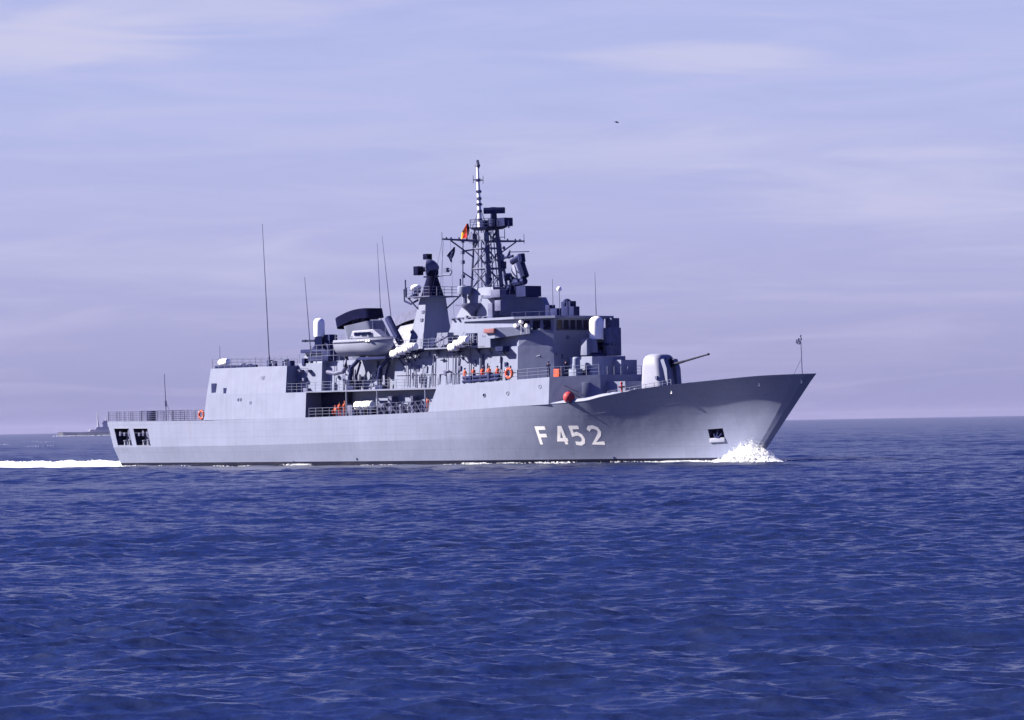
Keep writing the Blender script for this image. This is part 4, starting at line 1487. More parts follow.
# ------------------------------------------------------------------ funnels, splayed outward
for sg_ in (-1, 1):
    fu = MB()
    y0, y1 = 2.2 * sg_, 4.3 * sg_
    xa_, xb_ = -13.7, -6.5
    def ring(x0, x1, y, hw, z, tilt=0.0):
        pts = []
        r = 0.8
        for cx, cy, a0 in ((x1 - r, hw - r, 0), (x0 + r, hw - r, 90), (x0 + r, -hw + r, 180), (x1 - r, -hw + r, 270)):
            for k in range(5):
                a = R(a0 + 90 * k / 4)
                X_, Y_ = cx + r * math.cos(a), cy + r * math.sin(a)
                pts.append((X_, y + Y_, z + tilt * (X_ - x0) / (x1 - x0)))
        out = []
        for i_ in range(len(pts)):
            a_, b_ = Vector(pts[i_]), Vector(pts[(i_ + 1) % len(pts)])
            m_ = 8 if i_ % 5 == 4 else 1
            out += [tuple(a_.lerp(b_, k_ / m_)) for k_ in range(m_)]
        return out
    fu.loft([ring(-12.6, -5.8, y0, 1.5, 12.2), ring(-11.9, -6.3, y0 + 0.75 * (y1 - y0), 1.3, 15.2, 0.4), ring(-11.7, -6.4, y1, 1.2, 16.2, 0.6)])
    fn = fu.build('funnel', M_['trim'], frigate, smooth=40)
    cap = MB()
    n_ = 14
    rings = []
    for zo in (0, 1):
        rg = []
        for (X_, Y_, Z_) in ring(-12.9, -6.3, y1 + (0.15 if zo else 0) * sg_, 1.25, 0):
            t_ = (X_ + 12.9) / 6.6
            zc = 15.95 + 1.0 * t_ + 0.55 * math.sin(math.pi * min(1, t_ * 0.9)) * 0.8
            rg.append((X_ - 0.1 * zo, Y_, zc + (1.12 if zo else 0.0)))
        rings.append(rg)
    cap.loft(rings, caps=False)
    inn = [(x_ * 1.0, y1 + (y_ - y1) * 0.9, z_ - 0.05) for x_, y_, z_ in rings[1]]
    low = [(x_, y1 + (y_ - y1) * 0.9, z_ - 0.7) for x_, y_, z_ in rings[1]]
    cap.loft([rings[1], inn, low], caps=False)
    cap.add(low, [tuple(range(len(low)))])
    cap.build('funnel_cap', M_['black'] if sg_ < 0 else M_['mid'], fn, smooth=40)  # port cap: its sunlit look is put into a paler colour
    ex = MB()
    for k in range(4):
        x = -11.6 + k * 1.5
        ex.lathe((x, y1, 16.3 + 0.2 * k), (0, 0, 1), [(0.55, 0), (0.55, 0.6), (0.45, 0.62), (0.4, 0.2)], 12)
    ex.build_each('exhaust_pipe', M_['dark'], fn)
# whip antennas beside the funnels
whip_px((381.6, 330), (377.2, 243), -2.4, r0=0.06, r1=0.02, base=False)
whip_px((391.5, 322), (382.0, 236), -2.0, r0=0.06, r1=0.02, base=False)
whip_px((596.2, 315), (594.8, 272), 2.0, r0=0.05, r1=0.02, base=False)
whip_px((553.2, 316), (552.4, 279), -0.5, r0=0.05, r1=0.025, base=False)
whip_px((559.8, 316), (559.2, 290), -0.5, r0=0.05, r1=0.04, base=False, matl='trim')
side_sphere(559.2, 289, -0.5, 0.28, 'aerial_ball', M_['white'], frigate)
# bridge roof instruments
mb = MB()
for px, py, w_, h_ in ((550, 309, 0.7, 0.9), (556, 311, 1.1, 0.6), (567, 308, 1.1, 1.4), (574.5, 310.5, 0.6, 0.9), (572, 305, 0.3, 0.9)):
    p = at(px, py, -0.4)
    mb.box(p.x - w_ / 2, p.x + w_ / 2, -0.8, 0.1, 16.36, p.z + h_ / 2)
mb.sphere(at(567, 303.5, -0.4), 0.55, 10, 7)
mb.build_each('searchlight', M_['dark'], bridge, bevel=0.05)
mb = MB()
mb.rail([(18.0, -5.3, 16.36), (22.9, -3.6, 16.36)], 0.5, 1.3, r=0.02, wires=1)
p = at(611, 322, 4.5)
mb.box(p.x - 0.6, p.x + 0.4, 4.2, 5.4, 14.6, 16.1)
mb.build_each('roof_fitting', M_['mid'], bridge)

# ------------------------------------------------------------------ close-in guns
def close_in_gun(px, ptop, pbot, base_z, rad, face):
    c = at(px, (ptop + pbot) / 2, 0)
    zt_, zb_ = at(px, ptop, 0).z, at(px, pbot, 0).z
    d = Vector(face).normalized(); s_ = Vector((-d.y, d.x, 0))
    mb = MB()
    hh = zb_ - base_z
    mb.lathe((c.x, 0, base_z), (0, 0, 1), [(rad * 1.35, 0), (rad * 1.35, 0.25), (rad * 0.95, 0.45), (rad * 0.95, hh * 0.35)], 18)
    root = mb.build('close_in_gun', M_['dark'], frigate)
    mb = MB()
    mb.lathe((c.x, 0, zb_), (0, 0, 1), [(rad * 0.98, 0), (rad, 0.1), (rad, (zt_ - zb_) - rad * 0.75), (rad * 0.9, (zt_ - zb_) - rad * 0.38), (rad * 0.62, (zt_ - zb_) - rad * 0.1), (rad * 0.25, zt_ - zb_), (0.02, zt_ - zb_ + 0.02)], 24)
    mb.build('radome', M_['white'], root, smooth=60)
    mb = MB()
    b0 = Vector((c.x, 0, zb_ - hh * 0.32))
    for k in (-1, 1):                              # side frames
        q = b0 + s_ * (rad * 1.05 * k)
        mb.loft([[q + d * x + Vector((0, 0, z)) + s_ * t for x, z in ((-0.75 * rad, -hh * 0.45), (0.7 * rad, -hh * 0.45), (0.55 * rad, hh * 0.3), (-0.6 * rad, hh * 0.33))] for t in (-0.09, 0.09)])
    mb.build_each('mount_frame', M_['trim'], root, smooth=0)
    mb = MB()
    mb.tube([b0 - d * rad * 0.5, b0 + d * rad * 0.9], 0.36 * rad, 10)
    mb.lathe(b0 - Vector((0, 0, hh * 0.25)) - s_ * rad * 0.6, s_, [(0.05, 0), (0.55 * rad, 0.02), (0.55 * rad, rad * 1.2), (0.05, rad * 1.22)], 14)
    mb.build_each('ammunition_drum', M_['black'], root)
    mb = MB()
    for k in range(6):
        a = math.pi * k / 3
        o_ = s_ * 0.10 * math.cos(a) + Vector((0, 0, 0.10 * math.sin(a)))
        mb.tube([b0 + d * rad * 0.6 + o_, b0 + d * (rad + 1.5) + o_], 0.04, 6)
    mb.tube([b0 + d * (rad + 1.0), b0 + d * (rad + 1.1)], 0.17, 8)
    mb.build('barrel_cluster', M_['dark'], root)
    return root, c
cg, c = close_in_gun(596.6, 316.5, 339.3, 11.75, 0.80, (0.95, 0.3, 0))
mb = MB()
q = at(588.3, 348, -0.9)
mb.loft([[(q.x - 0.55, -1.6, 11.9), (q.x + 0.5, -1.6, 11.9), (q.x + 0.5, -0.7, 11.9), (q.x - 0.55, -0.7, 11.9)], [(q.x - 0.45, -1.5, 13.75), (q.x + 0.4, -1.5, 13.75), (q.x + 0.4, -0.7, 13.75), (q.x - 0.45, -0.7, 13.75)]])
mb.build('electronics_cabinet', M_['trim'], cg, bevel=0.06)
mb = MB()
q = at(611, 341, 0.9)
mb.box(q.x - 0.7, q.x + 0.5, 0.4, 2.0, 11.8, 14.9)
mb.build('enclosure', M_['mid'], cg, bevel=0.06)
mb = MB()                                          # its raised pedestal house
mb.prism([(23.75, -2.1), (27.4, -2.1), (28.4, -1.3), (28.4, 2.2), (23.75, 2.2)], 9.4, [(23.75, -2.0), (27.3, -2.0), (28.3, -1.25), (28.3, 2.1), (23.75, 2.1)], 11.75)
mb.box(28.0, 29.6, 0.2, 2.6, 9.4, 11.3)
mb.build_each('gun_pedestal', P, cg, smooth=0)
mb = MB()
q0 = at(580, 374, -2.15)
for k in range(2):
    mb.box(24.2 + k * 1.6, 25.4 + k * 1.6, -2.17, -2.0, 9.9, 10.25)
mb.build_each('louvre', M_['dark'], cg)
mb = MB()
q = at(576.5, 366, -2.9)
mb.lathe((q.x, -2.9, q.z - 0.6), (0, 0, 1), [(0.42, 0), (0.42, 1.4), (0.3, 1.55), (0.05, 1.6)], 14)
mb.box(q.x - 0.75, q.x + 0.45, -3.4, -2.4, 9.4, q.z - 0.3)
mb.build('ready_locker', P, frigate, bevel=0.05)
cg2, c2 = close_in_gun(319.3, 318.2, 336.5, 13.85, 0.66, (-0.75, -0.6, 0))
mb = MB()
mb.prism([(-23.4, -2.2), (-19.4, -2.2), (-19.4, 2.2), (-23.4, 2.2)], 11.85, [(-23.0, -1.8), (-19.6, -1.8), (-19.6, 1.8), (-23.0, 1.8)], 13.4)
mb.build_each('gun_pedestal', P, cg2, smooth=0)
mb = MB()
mb.box(-23.2, -18.6, -2.4, 2.4, 13.402, 13.84)
mb.box(-22.0, -20.8, 0.2, 1.4, 13.84, 15.6)
mb.build_each('gun_platform', M_['dark'], cg2, bevel=0.05)
mb = MB()
p = at(341, 342, -5.8)
mb.tube([at(327.5, 372, -5.8), at(335, 373.5, -5.8), at(343, 371.5, -5.8), at(346, 367, -5.8), at(346.3, 357, -5.8), at(341.5, 345, -5.8)], 0.26, 8)
mb.build('crane_arm', M_['mid'], frigate)
mb = MB()
mb.box(-18.6, -14.8, -5.0, -4.2, 12.3, 12.85)
mb.box(-16.5, -14.9, -4.6, -3.6, 12.3, 13.6)
mb.build_each('ventilation_trunk', M_['dark'], frigate, bevel=0.06)
mb = MB()
mb.rail([(-18.4, -4.6, 12.3), (-13.2, -4.6, 12.3)], 1.9, 0.9, r=0.03)
mb.build('platform_railing', M_['trim'], frigate)

# ------------------------------------------------------------------ boat davits and motor boat
for px0 in (351.5, 380.5):
    mb = MB()
    mb.tube([at(px0, 391, -5.6), at(px0 - 1.5, 378, -5.6), at(px0 + 0.5, 367, -5.9), at(px0 + 7, 360, -6.1), at(px0 + 13, 355.5, -6.3)], 0.30, 8, r1=0.22)
    mb.tube([at(px0 + 6, 391, -5.2), at(px0 + 5, 376, -5.3), at(px0 + 9, 362, -5.8)], 0.13, 6)
    mb.box(at(px0, 391, -5.6).x - 0.5, at(px0, 391, -5.6).x + 0.8, -6.0, -5.0, 8.76, 9.3)
    mb.build('boat_davit', M_['dark'], frigate)
mb = MB()
x0_, x1_ = at(362, 357, -6.2).x, at(390, 356, -6.2).x
mb.box(x0_, x1_, -6.9, -5.6, at(375, 358, -6.2).z - 0.2, at(375, 356, -6.2).z - 0.1)
mb.tube([at(388, 318, -4.9), at(396, 334, -5.2), at(401, 343, -5.3)], 0.42, 8)
mb.build_each('boat_cradle', M_['dark'], frigate, bevel=0.05)

bp0, bp1 = at(341, 341, -6.4), at(393, 337, -6.4)
BL = bp1.x - bp0.x
bpos = Vector((bp0.x, -6.4, at(365, 357, -6.4).z + 0.0))
boat = on_ship('motor_boat', 'pale grey motor launch with small cabin hanging in davits below the black funnel top', 'boat', bpos)
bm_ = MB()
rings = []
for k in range(17):
    t_ = k / 16
    x = BL * t_
    hw = 1.35 * (1 - max(0, (t_ - 0.55) / 0.45) ** 2.2 * 0.97) * (0.86 + 0.14 * min(1, t_ * 4))
    keel = 0.25 + 0.15 * (1 - t_) + max(0, (t_ - 0.75) / 0.25) ** 2 * 1.1
    sheer = 2.05 + 0.45 * max(0, (t_ - 0.4)) ** 1.5
    pts = []
    for sd_k in (-1, 1):
        prof = [(1.0, sheer), (1.03, sheer - 0.25), (0.92, keel + (sheer - keel) * 0.45), (0.6, keel + (sheer - keel) * 0.18), (0.04, keel)]
        if sd_k > 0:
            prof = prof[::-1]
        pts += [(x, sd_k * hw * a, sheer - (sheer - z) * 1.15) for a, z in prof]
    rings.append(pts)
bm_.loft(rings)
bh = bm_.build('boat_hull', M_['boat'], boat, smooth=45)
bm_ = MB()
for sgn in (-1, 1):
    g = []
    for k in range(17):
        y = rings[k][1][1] if sgn < 0 else rings[k][8][1]
        g.append((rings[k][0][0], sgn * (abs(y) + 0.02), rings[k][1][2]))
    bm_.tube(g, 0.09, 6)
bm_.build_each('rubbing_strake', M_['mid'], bh)
bm_ = MB()
bm_.loft([[(BL * 0.30, -1.0, 2.1), (BL * 0.86, -0.55, 2.25), (BL * 0.86, 0.55, 2.25), (BL * 0.30, 1.0, 2.1)], [(BL * 0.33, -0.85, 3.05), (BL * 0.70, -0.65, 3.15), (BL * 0.70, 0.65, 3.15), (BL * 0.33, 0.85, 3.05)]])
cab = bm_.build('boat_cabin', M_['boat'], boat, smooth=0, bevel=0.08)
for t0, t1 in ((0.38, 0.47), (0.49, 0.58), (0.60, 0.68)):
    bm_ = MB()
    y = -0.99 + 0.14 * (t0 - 0.3)
    bm_.loft([[(BL * t0, y + 0.06, 2.5), (BL * t1, y + 0.12, 2.5), (BL * t1, y + 0.18, 2.85), (BL * t0, y + 0.12, 2.85)], [(BL * t0, y - 0.03, 2.5), (BL * t1, y + 0.03, 2.5), (BL * t1, y + 0.09, 2.85), (BL * t0, y + 0.03, 2.85)]])
    bm_.build('cabin_window', M_['glass'], cab, smooth=0)
bm_ = MB()
for k in range(5):
    bm_.box(BL * (0.50 + 0.05 * k), BL * (0.50 + 0.05 * k) + 0.28, -1.43, -1.30, 1.72, 1.92)
bm_.build_each('name_lettering', M_['white'], bh)
bm_ = MB()
bm_.rail([(0.3, -1.1, 2.05), (BL * 0.3, -1.2, 2.1)], 0.6, 0.9, r=0.03, wires=2)
bm_.tube([(BL * 0.86, 0, 2.2), (BL * 0.86, 0, 3.3)], 0.05, 6)
bm_.tube([(BL * 0.62, 0, 3.1), (BL * 0.62, 0, 4.1)], 0.05, 6)
bm_.build_each('boat_rail', M_['trim'], boat)

# ------------------------------------------------------------------ life raft canisters
def raft(label, p, rot, scale=1.0):
    t_ = on_ship('life_raft_canister', label, 'life raft', p, rot, 'white life raft canisters')
    mb = MB()
    r, l_ = 0.44 * scale, 1.5 * scale
    mb.lathe((-l_ / 2, 0, r), (1, 0, 0), [(0.1, 0), (r * 0.8, 0.03), (r, 0.14), (r, l_ * 0.47), (r * 1.06, l_ * 0.48), (r * 1.06, l_ * 0.52), (r, l_ * 0.53), (r, l_ - 0.14), (r * 0.8, l_ - 0.03), (0.1, l_)], 16)
    mb.build('canister_shell', M_['white'], t_, smooth=50)
    mb = MB()
    for q in (-0.25, 0.25):
        mb.torus((q * l_, 0, r), (1, 0, 0), r * 1.02, 0.03, 18, 5)
    mb.build_each('strap', M_['mid'], t_)
    return t_
rk = MB()
for i, (px, py, lat) in enumerate(((395.5, 353.6, -6.7), (401.5, 351.2, -6.7), (407.0, 348.8, -6.7), (411.5, 346.6, -6.7))):
    p = at(px, py, lat)
    raft(('white raft canister lowest and aftmost in the rack beside the motor boat', 'second white raft canister from the boat, in the rack beside it',
          'third white raft canister from the boat, near the after tower', 'white raft canister highest in the rack below the after tower')[i], (p.x, lat, p.z - 0.45), R(14) if i % 2 else R(-8))
    rk.tube([(p.x, lat + 0.5, p.z - 0.55), (p.x, -5.2, p.z - 1.6)], 0.07, 6)
    rk.tube([(p.x, lat - 0.3, p.z - 0.5), (p.x, -5.1, p.z - 0.5)], 0.06, 6)
a, b = at(392, 359, -6.6), at(416, 350.5, -6.6)
rk.tube([a, b], 0.09, 6)
rk.tube([a + Vector((0, 1.2, 0)), b + Vector((0, 1.2, 0))], 0.09, 6)
for i, (px, py, lat) in enumerate(((453.5, 347.2, -6.8), (459.5, 343.6, -6.8), (464.5, 339.8, -6.8))):
    p = at(px, py, lat)
    raft(('white raft canister lowest in the rack aft of the bridge wing', 'middle white raft canister in the rack aft of the bridge wing',
          'white raft canister highest in the rack aft of the bridge wing')[i], (p.x, lat, p.z - 0.45), R(10) if i % 2 else R(-6))
    rk.tube([(p.x, lat - 0.3, p.z - 0.5), (p.x, -5.0, p.z - 0.5)], 0.06, 6)
a, b = at(449, 352, -6.7), at(470, 341, -6.7)
rk.tube([a, b], 0.09, 6)
rk.tube([a, a + Vector((0, 1.4, 0))], 0.07, 6)
rk.build_each('raft_rack', M_['dark'], frigate)
for i, (px, py, lat) in enumerate(((360.5, 405.5, -6.6), (368.5, 405.0, -6.6))):
    p = at(px, py, lat)
    raft(('white raft canister nearer the orange clad sailors in the open waist', 'white raft canister nearer the ladder truss in the open waist')[i], (p.x, lat, p.z - 0.5), 0, 1.12)
mb = MB()
for px in (356, 364, 372):
    x = at(px, 410, -6.6).x
    mb.box(x - 0.1, x + 0.1, -6.95, -6.2, 5.68, at(px, 409, -6.6).z - 0.05)
mb.build_each('raft_cradle', M_['dark'], frigate)

# ------------------------------------------------------------------ lifebuoys, fender ball, flags
def lifebuoy(label, p, rad, axis=(0, -1, 0)):
    t_ = on_ship('lifebuoy', label, 'lifebuoy', p, 0, 'orange lifebuoys')
    mb = MB()
    mb.torus((0, 0, 0), axis, rad, rad * 0.30, 22, 8)
    mb.build('ring', M_['orange'], t_)
    mb = MB()
    for k in range(4):
        a = math.pi / 4 + k * math.pi / 2
        mb.torus((rad * math.cos(a), 0, rad * math.sin(a)), (-math.sin(a), 0, math.cos(a)), rad * 0.30, 0.03, 10, 5)
    mb.build_each('grab_band', M_['white'], t_)
    return t_
p = at(509, 373.3, -6.98)
lifebuoy('orange lifebuoy on the railing beside the row of sailors under the bridge', p, 0.50)
p = at(201.5, 414.8, -7.1)
lifebuoy('orange lifebuoy at the end of the flight deck netting beside the hangar', p, 0.46)
p = at(569, 397.3, -6.72)
fb_ = on_ship('fender_ball', 'big round red fender ball on the deck edge below the bridge front', 'fender', p)
mb = MB()
mb.sphere((0, 0, 0), 0.64, 22, 14)
mb.build('ball', M_['red'], fb_, smooth=60)
mb = MB()
mb.torus((0.25, -0.2, -0.55), (0.2, 0.3, 1), 0.2, 0.07, 12, 6)
mb.lathe((0, 0, 0.6), (0, 0, 1), [(0.16, 0), (0.14, 0.12), (0.05, 0.16)], 10)
mb.build_each('rope_eye', M_['dark'], fb_)

def flag_mesh(rows_px, lat, cols, name, label):
    """Cloth hanging in folds: rows of (left, right) pixel pairs, one material band per column set."""
    base = at(*rows_px[-1][1], lat)
    t_ = on_ship(name, label, 'flag', base)
    nb = len(cols)
    for b_ in range(nb):
        mb = MB()
        front, back = [], []
        nu = 5
        for i, (l_, r_) in enumerate(rows_px):
            A, B = at(*l_, lat), at(*r_, lat)
            for k in range(nu + 1):
                t0 = (b_ + k / nu) / nb
                q = A.lerp(B, t0) - base
                q.y += 0.12 * math.sin(t0 * 9 + i * 1.3)
                front.append(q)
                back.append(q + Vector((0.0, 0.03, 0)))
        W = nu + 1
        H = len(rows_px)
        ff = []
        o_ = len(front)
        for i in range(H - 1):
            for k in range(nu):
                a = i * W + k
                ff.append((a, a + 1, a + W + 1, a + W))
                ff.append((o_ + a + W, o_ + a + W + 1, o_ + a + 1, o_ + a))
        for i in range(H - 1):
            for k in (0, nu):
                a = i * W + k
                ff.append((a, a + W, o_ + a + W, o_ + a))
        mb.add(front + back, ff)
        mb.build('stripe' if nb > 1 else 'cloth', cols[b_], t_)
    return t_
M_['gold'] = mat('gold_flag_cloth', (0.55, 0.28, 0.03), 0.8, var=0.06, scale=5)
M_['flagred'] = mat('red_flag_cloth', (0.40, 0.02, 0.025), 0.8, var=0.06, scale=5)
M_['flagblack'] = mat('black_flag_cloth', (0.05, 0.02, 0.035), 0.8, var=0.1, scale=5)
flag_mesh([((467.8, 223.5), (466.2, 223.8)), ((468.6, 228), (464.6, 228.5)), ((468.8, 232), (462.4, 232.5)), ((468.6, 235.5), (461, 236.3)), ((468, 237.6), (460.2, 239.4))], -2.8,
          [M_['flagblack'], M_['flagred'], M_['gold']], 'ensign', 'black red and gold flag flying above the yardarm of the lattice mast')
flag_mesh([((454.6, 247), (453.6, 247.3)), ((454.2, 251), (449.6, 252.5)), ((453.4, 255.5), (447.2, 256)), ((452.2, 259.5), (449.4, 259)), ((451.6, 262.2), (451.0, 262.0))], -4.6,
          [M_['navy']], 'signal_flag', 'dark blue signal flag hanging below the yardarm of the lattice mast')
flag_mesh([((800.2, 337.6), (796.0, 339.5)), ((800.2, 341), (796.4, 342.6)), ((800.4, 344.2), (798.4, 344.6))], 0.0, [M_['mid']], 'jack_flag', 'tiny grey jack flag at the top of the bow staff')

# ------------------------------------------------------------------ people
def person_body(pose):
    """One continuous figure from a joint skeleton, standing height about 1.75 m, facing +x."""
    J = {'pelvis': ((0, 0, 0.95), 0.135), 'belly': ((0, 0, 1.12), 0.13), 'chest': ((0, 0, 1.33), 0.15), 'neck': ((0, 0, 1.50), 0.06), 'chin': ((0.02, 0, 1.57), 0.075), 'head': ((0.01, 0, 1.66), 0.098), 'crown': ((0.0, 0, 1.71), 0.075), 'nose': ((0.115, 0, 1.63), 0.018)}
    E_ = [('pelvis', 'belly'), ('belly', 'chest'), ('chest', 'neck'), ('neck', 'chin'), ('chin', 'head'), ('head', 'crown'), ('head', 'nose')]
    for sd_k, nm in ((-1, 'r'), (1, 'l')):
        J['sh' + nm] = ((0, 0.19 * sd_k, 1.43), 0.065)
        el = pose.get('el' + nm, (0.02, 0.25 * sd_k, 1.16)); wr = pose.get('wr' + nm, (0.12, 0.25 * sd_k, 0.94))
        J['el' + nm] = (el, 0.045); J['wr' + nm] = (wr, 0.032)
        d = (Vector(wr) - Vector(el)).normalized()
        J['pm' + nm] = (tuple(Vector(wr) + d * 0.07), 0.036)
        J['hip' + nm] = ((0, 0.09 * sd_k, 0.90), 0.10)
        J['kn' + nm] = (pose.get('kn' + nm, (0.03, 0.10 * sd_k, 0.50)), 0.062)
        J['an' + nm] = (pose.get('an' + nm, (-0.02, 0.11 * sd_k, 0.09)), 0.045)
        an_ = Vector(J['an' + nm][0])
        J['to' + nm] = (tuple(an_ + Vector((0.19, 0, -0.045))), 0.036)
        E_ += [('chest', 'sh' + nm), ('sh' + nm, 'el' + nm), ('el' + nm, 'wr' + nm), ('wr' + nm, 'pm' + nm), ('pelvis', 'hip' + nm), ('hip' + nm, 'kn' + nm), ('kn' + nm, 'an' + nm), ('an' + nm, 'to' + nm)]
    keys = list(J)
    dz = pose.get('drop', 0.0)
    me = bpy.data.meshes.new('body')
    up_keys = {'pelvis', 'belly', 'chest', 'neck', 'chin', 'head', 'crown', 'nose', 'shr', 'shl', 'hipr', 'hipl', 'elr', 'ell', 'wrr', 'wrl', 'pmr', 'pml'}
    me.from_pydata([(x, y, z - (dz if k in up_keys else 0)) for k in keys for (x, y, z) in (J[k][0],)], [(keys.index(a), keys.index(b)) for a, b in E_], [])
    ob = bpy.data.objects.new('body_tmp', me)
    COL.objects.link(ob)
    sk = ob.modifiers.new('skin', 'SKIN')
    for v, k in zip(me.skin_vertices[0].data, keys):
        v.radius = (J[k][1], J[k][1])
        v.use_root = (k == 'pelvis')
    sb_ = ob.modifiers.new('sub', 'SUBSURF')
    sb_.levels = 1
    sb_.render_levels = 1
    dg = bpy.context.evaluated_depsgraph_get()
    out = bpy.data.meshes.new_from_object(ob.evaluated_get(dg))
    bpy.data.objects.remove(ob)
    # fingers, five to a hand, lightly curled
    fm = MB()
    for sd_k, nm in ((-1, 'r'), (1, 'l')):
        w = Vector(J['wr' + nm][0]); w.z -= dz
        e2 = Vector(J['el' + nm][0]); e2.z -= dz
        d = (w - e2).normalized(); side = d.cross(Vector((0, 1, 0))).normalized(); curl = Vector((0, -sd_k, 0))
        base = w + d * 0.09
        for q, ln in ((-0.027, 0.062), (-0.009, 0.075), (0.009, 0.070), (0.026, 0.055)):
            b_ = base + side * q
            fm.tube([b_, b_ + d * ln * 0.55, b_ + d * ln * 0.85 + curl * ln * 0.45], 0.009, 5)
        b_ = w + d * 0.03 + side * 0.035
        fm.tube([b_, b_ + side * 0.03 + d * 0.03, b_ + side * 0.03 + d * 0.06 + curl * 0.02], 0.010, 5)
    b = bmesh.new()
    b.from_mesh(out)
    tmp = bpy.data.meshes.new('fingers')
    tmp.from_pydata(fm.v, [], fm.f)
    b.from_mesh(tmp)
    b.to_mesh(out)
    b.free()
    out.polygons.foreach_set('use_smooth', [True] * len(out.polygons))
    return out, dz
BODY = {}
def person(label, p, rot, suit, vest=None, pose='stand', cap=None, group=None):
    poses = {'stand': {}, 'rail': {'elr': (0.16, -0.24, 1.18), 'ell': (0.16, 0.24, 1.18), 'wrr': (0.36, -0.2, 1.08), 'wrl': (0.36, 0.2, 1.08)},
             'crouch': {'drop': 0.42, 'knr': (0.36, -0.12, 0.44), 'knl': (0.30, 0.16, 0.40), 'anr': (0.05, -0.12, 0.09), 'anl': (-0.05, 0.15, 0.09), 'elr': (0.2, -0.25, 1.15), 'ell': (0.22, 0.24, 1.16), 'wrr': (0.42, -0.14, 1.05), 'wrl': (0.42, 0.12, 1.05)}}
    if pose not in BODY:
        BODY[pose] = person_body(poses[pose])
    me, dz = BODY[pose]
    me = me.copy()
    t_ = on_ship('person', label, 'person', p, rot, group)
    ob = bpy.data.objects.new('body', me)
    COL.objects.link(ob)
    ob.parent = t_
    t_.scale = (1.0, 1.0, 0.95 + 0.09 * ((len(label) * 7) % 10) / 10)
    # suit below the neck, skin above it and on the hands
    me.materials.clear()
    me.materials.append(suit)
    me.materials.append(M_['skin'])
    me.materials.append(M_['black'])
    for pg in me.polygons:
        c_ = pg.center
        k = 0
        if c_.z > 1.50 - dz:
            k = 1
        elif c_.z < 0.13:
            k = 2
        pg.material_index = k
    hz = 1.68 - dz
    mb = MB()
    if cap is None:
        mb.sphere((-0.015, 0, hz + 0.02), 0.115, 12, 8, (1, 0.95, 0.85))
        mb.build('hair', M_['hair'], t_)
    else:
        mb.lathe((0, 0, hz + 0.0), (0, 0, 1), [(0.125, 0), (0.125, 0.05), (0.10, 0.10), (0.03, 0.13)], 14)
        mb.box(0.08, 0.17, -0.07, 0.07, hz + 0.0, hz + 0.015)
        mb.build('cap', cap, t_)
    if vest:
        mb = MB()
        rg = []
        for z, a, b_ in ((1.02, 0.17, 0.20), (1.12, 0.19, 0.22), (1.30, 0.21, 0.24), (1.42, 0.18, 0.22), (1.50, 0.10, 0.13)):
            rg.append([(a * math.cos(2 * math.pi * k / 14), b_ * math.sin(2 * math.pi * k / 14), z - dz) for k in range(14)])
        mb.loft(rg)
        mb.build('life_vest', vest, t_)
    return t_
OR_ = M_['orange']
def pz(px, lat):
    x = at(px, 385, lat).x
    return (x, lat, zt(x, 0))
gname = 'sailors lined up behind the torpedo tubes'
labs = ['sailor in orange life vest at the after end of the row under the bridge', 'second sailor from the after end of the orange vested row', 'middle sailor of the five in orange vests under the bridge',
        'fourth sailor from aft in the orange vested row under the bridge', 'sailor in orange vest at the forward end of the row near the lifebuoy']
for i, (px, lat) in enumerate(((465.2, -6.2), (473.8, -6.1), (482.6, -6.15), (489.3, -6.1), (497.8, -6.15))):
    p = pz(px, lat)
    person(labs[i].replace('sailor', 'person'), p, R(-90 + (i * 37 % 40) - 20), OR_ if i != 1 else M_['navy'], OR_, 'rail' if i % 2 else 'stand', cap=M_['navy'] if i % 2 == 0 else None, group=gname)
for i, (px, lat, pose) in enumerate(((335.5, -6.4, 'crouch'), (339.8, -5.9, 'stand'), (345.0, -6.3, 'rail'))):
    x = at(px, 412, lat).x
    person(('person in orange crouching in the dark opening of the waist', 'person in orange standing behind the crouching one in the waist', 'person in orange beside the white raft canisters in the waist')[i],
           (x, lat, 5.68), R(-90 + 25 * i), OR_, OR_ if i else None, pose, cap=None if i == 1 else M_['orange'], group='people in orange in the open waist')
x = at(430.2, 405, -6.9).x
person('person in orange standing at the forward end of the waist beside the white wall', (at(429.0, 410, -6.5).x - 0.1, -6.6, 5.95), R(-100), OR_, M_['orange'], 'stand')
person('person in dark blue nearer the bridge wall on the forward deck', (at(548.5, 372, -5.4).x, -5.4, 9.5), R(-60), M_['navy'], None, 'rail', cap=M_['navy'])
person('person in dark blue beside the pale locker ahead of the bridge', (at(566.0, 370, -4.4).x, -4.4, 9.55), R(-30), M_['navy'], None, 'stand', cap=M_['navy'])
person('person in dark clothes on the bridge wing below the rust red locker', (at(486.5, 345, -6.0).x, -6.0, 13.26), R(-80), M_['navy'], None, 'rail')
mb = MB()
p = at(558, 370, -5.0)
mb.box(p.x - 0.45, p.x + 0.45, -5.3, -4.8, 9.45, p.z + 0.12)
ob = mb.build('equipment_bag', M_['orange'], None, bevel=0.08)
ob.location = ship_to_world((0, 0, 0)); ob.rotation_euler = (0, 0, -HEAD)
tag(ob, 'orange equipment bag between the two people in dark blue', 'bag')

